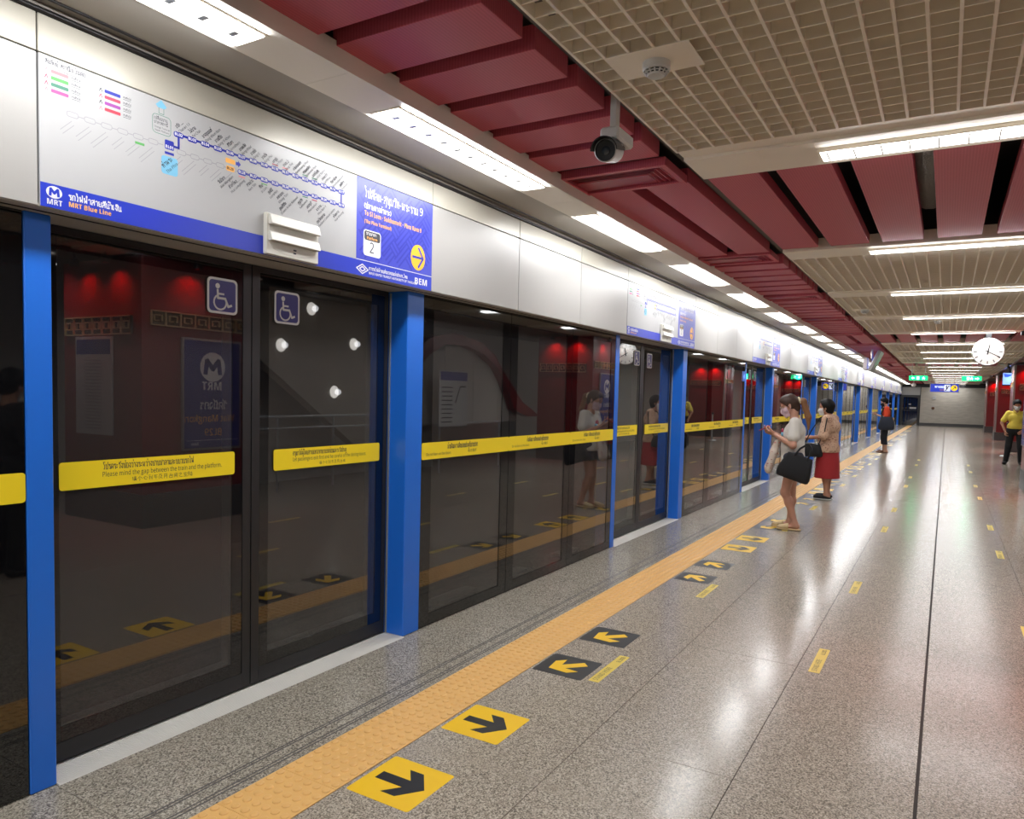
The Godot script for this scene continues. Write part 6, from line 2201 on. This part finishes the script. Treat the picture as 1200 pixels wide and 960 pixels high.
	j = {
		"pelvis": V.call(0, 0.9, 0), "waist": V.call(0, 1.05, 0.01), "chest": V.call(0, 1.22, 0), "neck": V.call(0, 1.385, 0.01), "head": V.call(0, 1.555, 0.06), "tilt": tilt(26),
		"hipL": V.call(0.095, 0.88, 0), "kneeL": V.call(0.13, 0.47, 0.02), "ankleL": V.call(0.16, 0.085, -0.02), "toeL": V.call(0.2, 0.035, 0.13),
		"hipR": V.call(-0.095, 0.88, 0), "kneeR": V.call(-0.13, 0.47, 0.02), "ankleR": V.call(-0.17, 0.085, -0.02), "toeR": V.call(-0.22, 0.035, 0.13),
		"shL": V.call(0.172, 1.335, 0.0), "elL": V.call(0.285, 1.08, -0.01), "wrL": V.call(0.14, 0.9, 0.15),
		"shR": V.call(-0.172, 1.335, 0.0), "elR": V.call(-0.3, 1.07, 0.0), "wrR": V.call(-0.235, 0.86, 0.1),
		"handL": [V.call(-0.6, -0.6, 0.2), V.call(-0.2, -0.2, -0.8), 0.5, 1.0], "handR": [V.call(0.15, -0.9, 0.2), V.call(0.9, 0.1, -0.3), 0.5, 1.0]}
	part(t, "body", body_mesh(j, 1.1), M["skin tan"])
	face(t, j, M["mask white"], M["hair black"])
	c = j.head
	b = j.tilt
	fw = b * Vector3(0, 0, 1)
	cut = (fw * 0.78 - b * Vector3.UP * 0.62).normalized()
	hairb = grown([[c + b * V.call(0, 0.036, -0.022), c + b * V.call(0, 0.036, 0.018), 0.086, 0.085, Vector3(1.04, 1, 1)], [c + b * V.call(0, 0.01, -0.045), c + b * V.call(0, -0.03, -0.045), 0.068, 0.05]], 0.013)
	part(t, "hair", sdf(hairb, 0.007, 0.025, [[cut, cut.dot(c) + 0.026]]), M["hair black"])
	tee = [[j.chest + V.call(-0.085, 0.0, 0), j.chest + V.call(0.085, 0.0, 0), 0.118, 0.118], [j.chest, V.call(0, 1.0, 0.01), 0.13, 0.132], [V.call(-0.065, 0.98, 0.01), V.call(0.065, 0.98, 0.01), 0.125, 0.125], [j.shL + V.call(-0.02, -0.01, 0), j.shR + V.call(0.02, -0.01, 0), 0.06, 0.06]]
	for s in ["L", "R"]:
		tee.append([j["sh" + s], j["sh" + s].lerp(j["el" + s], 0.72), 0.058, 0.066])
	part(t, "polo_shirt", sdf(tee, 0.012, 0.025, [[Vector3.DOWN, -0.92], [Vector3(0, 0.97, 0.24), 1.39]]), M["polo yellow"])
	m = MB.new()
	m.tube([V.call(-0.06, 1.405, 0.02), V.call(-0.05, 1.37, 0.1), V.call(0.0, 1.32, 0.135), V.call(0.05, 1.37, 0.1), V.call(0.06, 1.405, 0.02)], 0.016, 0.016, 8)
	part(t, "collar", m, M["polo yellow"])
	trousers(t, j, M["trousers black"], 0.06, 0.98)
	for s in ["L", "R"]:
		var a: Vector3 = j["ankle" + s]
		var e: Vector3 = j["toe" + s]
		m = sdf([[V.call(a.x, 0.045, a.z - 0.03), V.call(e.x, 0.038, e.z + 0.01), 0.046, 0.044, Vector3(0.95, 1.15, 1)]], 0.008, 0.01, [[Vector3.DOWN, 0.0]])
		part(t, "shoe", m, M["shoe black"])
	m = MB.new()
	m.tube([j.wrL.lerp(j.elL, 0.08) + V.call(-0.028, 0, 0), j.wrL.lerp(j.elL, 0.1) + V.call(0, 0, 0.028), j.wrL.lerp(j.elL, 0.12) + V.call(0.028, 0, 0), j.wrL.lerp(j.elL, 0.1) + V.call(0, 0, -0.028), j.wrL.lerp(j.elL, 0.08) + V.call(-0.028, 0, 0)], 0.008, 0.008, 6)
	part(t, "wrist_watch", m, M["black plastic"])
	bystander()

# bystander on the right, out of the direct view; the leftmost glass mirrors this figure
func bystander() -> void:
	var V := func(x: float, y: float, z: float) -> Vector3: return Vector3(x, y, z)
	var t := thing("person", "person in dark clothes standing beside the platform floor's dark joint, mirrored in the glass", "person", Vector3(0.6, 0, -2.9))
	t.rotation.y = deg_to_rad(170)
	var j := {
		"pelvis": V.call(0, 0.86, 0), "waist": V.call(0, 1.02, 0), "chest": V.call(0, 1.18, -0.01), "neck": V.call(0, 1.33, 0), "head": V.call(0, 1.49, 0.045), "tilt": tilt(12),
		"hipL": V.call(0.09, 0.84, 0), "kneeL": V.call(0.09, 0.45, 0.01), "ankleL": V.call(0.1, 0.085, -0.03), "toeL": V.call(0.12, 0.035, 0.12),
		"hipR": V.call(-0.09, 0.84, 0), "kneeR": V.call(-0.09, 0.45, 0.01), "ankleR": V.call(-0.1, 0.085, -0.03), "toeR": V.call(-0.12, 0.035, 0.12),
		"shL": V.call(0.17, 1.29, 0), "elL": V.call(0.24, 1.03, -0.02), "wrL": V.call(0.15, 0.95, 0.18), "shR": V.call(-0.17, 1.29, 0), "elR": V.call(-0.24, 1.03, -0.02), "wrR": V.call(-0.2, 0.8, 0.04),
		"handL": [V.call(-0.4, 0.2, 0.8), V.call(-0.7, -0.3, 0.0), 0.5, -1.0], "handR": [V.call(0.1, -0.95, 0.1), V.call(0.9, 0, 0), 0.35, 1.0]}
	part(t, "body", body_mesh(j, 1.0), M["skin tan"])
	face(t, j, M["mask white"], M["hair black"])
	var c: Vector3 = j.head
	var b: Basis = j.tilt
	var cut := (b * Vector3(0, 0, 1) * 0.82 - b * Vector3.UP * 0.58).normalized()
	part(t, "hair", sdf(grown([[c + b * V.call(0, 0.036, -0.022), c + b * V.call(0, 0.036, 0.018), 0.086, 0.085, Vector3(1.04, 1, 1)], [c + b * V.call(0, 0.01, -0.045), c + b * V.call(0, -0.04, -0.045), 0.068, 0.05]], 0.013), 0.007, 0.025, [[cut, cut.dot(c) + 0.026]]), M["hair black"])
	var top := [[j.chest + V.call(-0.08, 0, 0), j.chest + V.call(0.08, 0, 0), 0.118, 0.118], [j.chest, V.call(0, 0.85, 0), 0.128, 0.135], [j.shL, j.shR, 0.064, 0.064]]
	for s in ["L", "R"]:
		top.append([j["sh" + s], j["el" + s], 0.062, 0.056])
		top.append([j["el" + s], j["el" + s].lerp(j["wr" + s], 0.85), 0.056, 0.042])
	part(t, "jacket", sdf(top, 0.013, 0.03, [[Vector3.DOWN, -0.78], [Vector3(0, 0.97, 0.24), 1.34]]), M["coat dark"])
	trousers(t, j, M["trousers black"], 0.06, 0.95)
	for s in ["L", "R"]:
		var a: Vector3 = j["ankle" + s]
		var e: Vector3 = j["toe" + s]
		part(t, "shoe", sdf([[V.call(a.x, 0.045, a.z - 0.03), V.call(e.x, 0.038, e.z + 0.01), 0.046, 0.044, Vector3(0.95, 1.15, 1)]], 0.008, 0.01, [[Vector3.DOWN, 0.0]]), M["shoe black"])

func trousers(t: Node3D, j: Dictionary, m: Material, hem: float, top: float) -> void:
	var bones := [[j.pelvis + Vector3(-0.07, 0, 0), j.pelvis + Vector3(0.07, 0, 0), 0.125, 0.125], [j.pelvis, j.waist, 0.12, 0.118]]
	for s in ["L", "R"]:
		bones.append([j["hip" + s], j["knee" + s], 0.1, 0.074])
		bones.append([j["knee" + s], j["ankle" + s] + Vector3(0, -0.03, 0), 0.074, 0.06])
	part(t, "trousers", sdf(bones, 0.013, 0.03, [[Vector3.UP, top], [Vector3.DOWN, -hem]]), m)

# black tote on the crook of the arm
func tote(xf: Transform3D, at: Vector3, yaw: float) -> void:
	var t := thing("tote_bag", "black tote bag hanging from the arm of the person in the white T-shirt", "bag", xf * (at + Vector3(0, 0.62, 0)))
	t.rotation.y = yaw
	var h := Node3D.new()
	h.name = "bag"
	t.add_child(h)
	h.rotation.x = deg_to_rad(-17)
	var m := MB.new()
	m.loft([[0.0, 0.045, 0.165, 0.04, 0, 0], [0.012, 0.062, 0.18, 0.05, 0, 0], [0.05, 0.07, 0.187, 0.05, 0, 0], [0.12, 0.068, 0.178, 0.045, 0.004, 0.003], [0.2, 0.05, 0.16, 0.035, 0.002, 0], [0.27, 0.03, 0.142, 0.022, 0, 0], [0.29, 0.02, 0.138, 0.016, 0, 0], [0.285, 0.012, 0.12, 0.01, 0, 0], [0.2, 0.01, 0.11, 0.008, 0, 0]])
	part(h, "bag_body", m, M["bag black"])
	for s in [-0.035, 0.03]:
		m = MB.new()
		m.tube([Vector3(s, 0.27, 0.06), Vector3(s - 0.03, 0.36, 0.03), Vector3(s - 0.055, 0.415, -0.015), Vector3(s - 0.075, 0.43, -0.05), Vector3(s - 0.055, 0.4, -0.085), Vector3(s - 0.02, 0.33, -0.09), Vector3(s, 0.26, -0.085)], 0.011, 0.011, 8)
		part(h, "handle", m, M["bag black"])
	m = MB.new()
	m.cbox(Vector3(0.06, 0.12, -0.035), Vector3(0.0675, 0.14, 0.035), 0.002)
	part(h, "label", m, M["pier steel"])
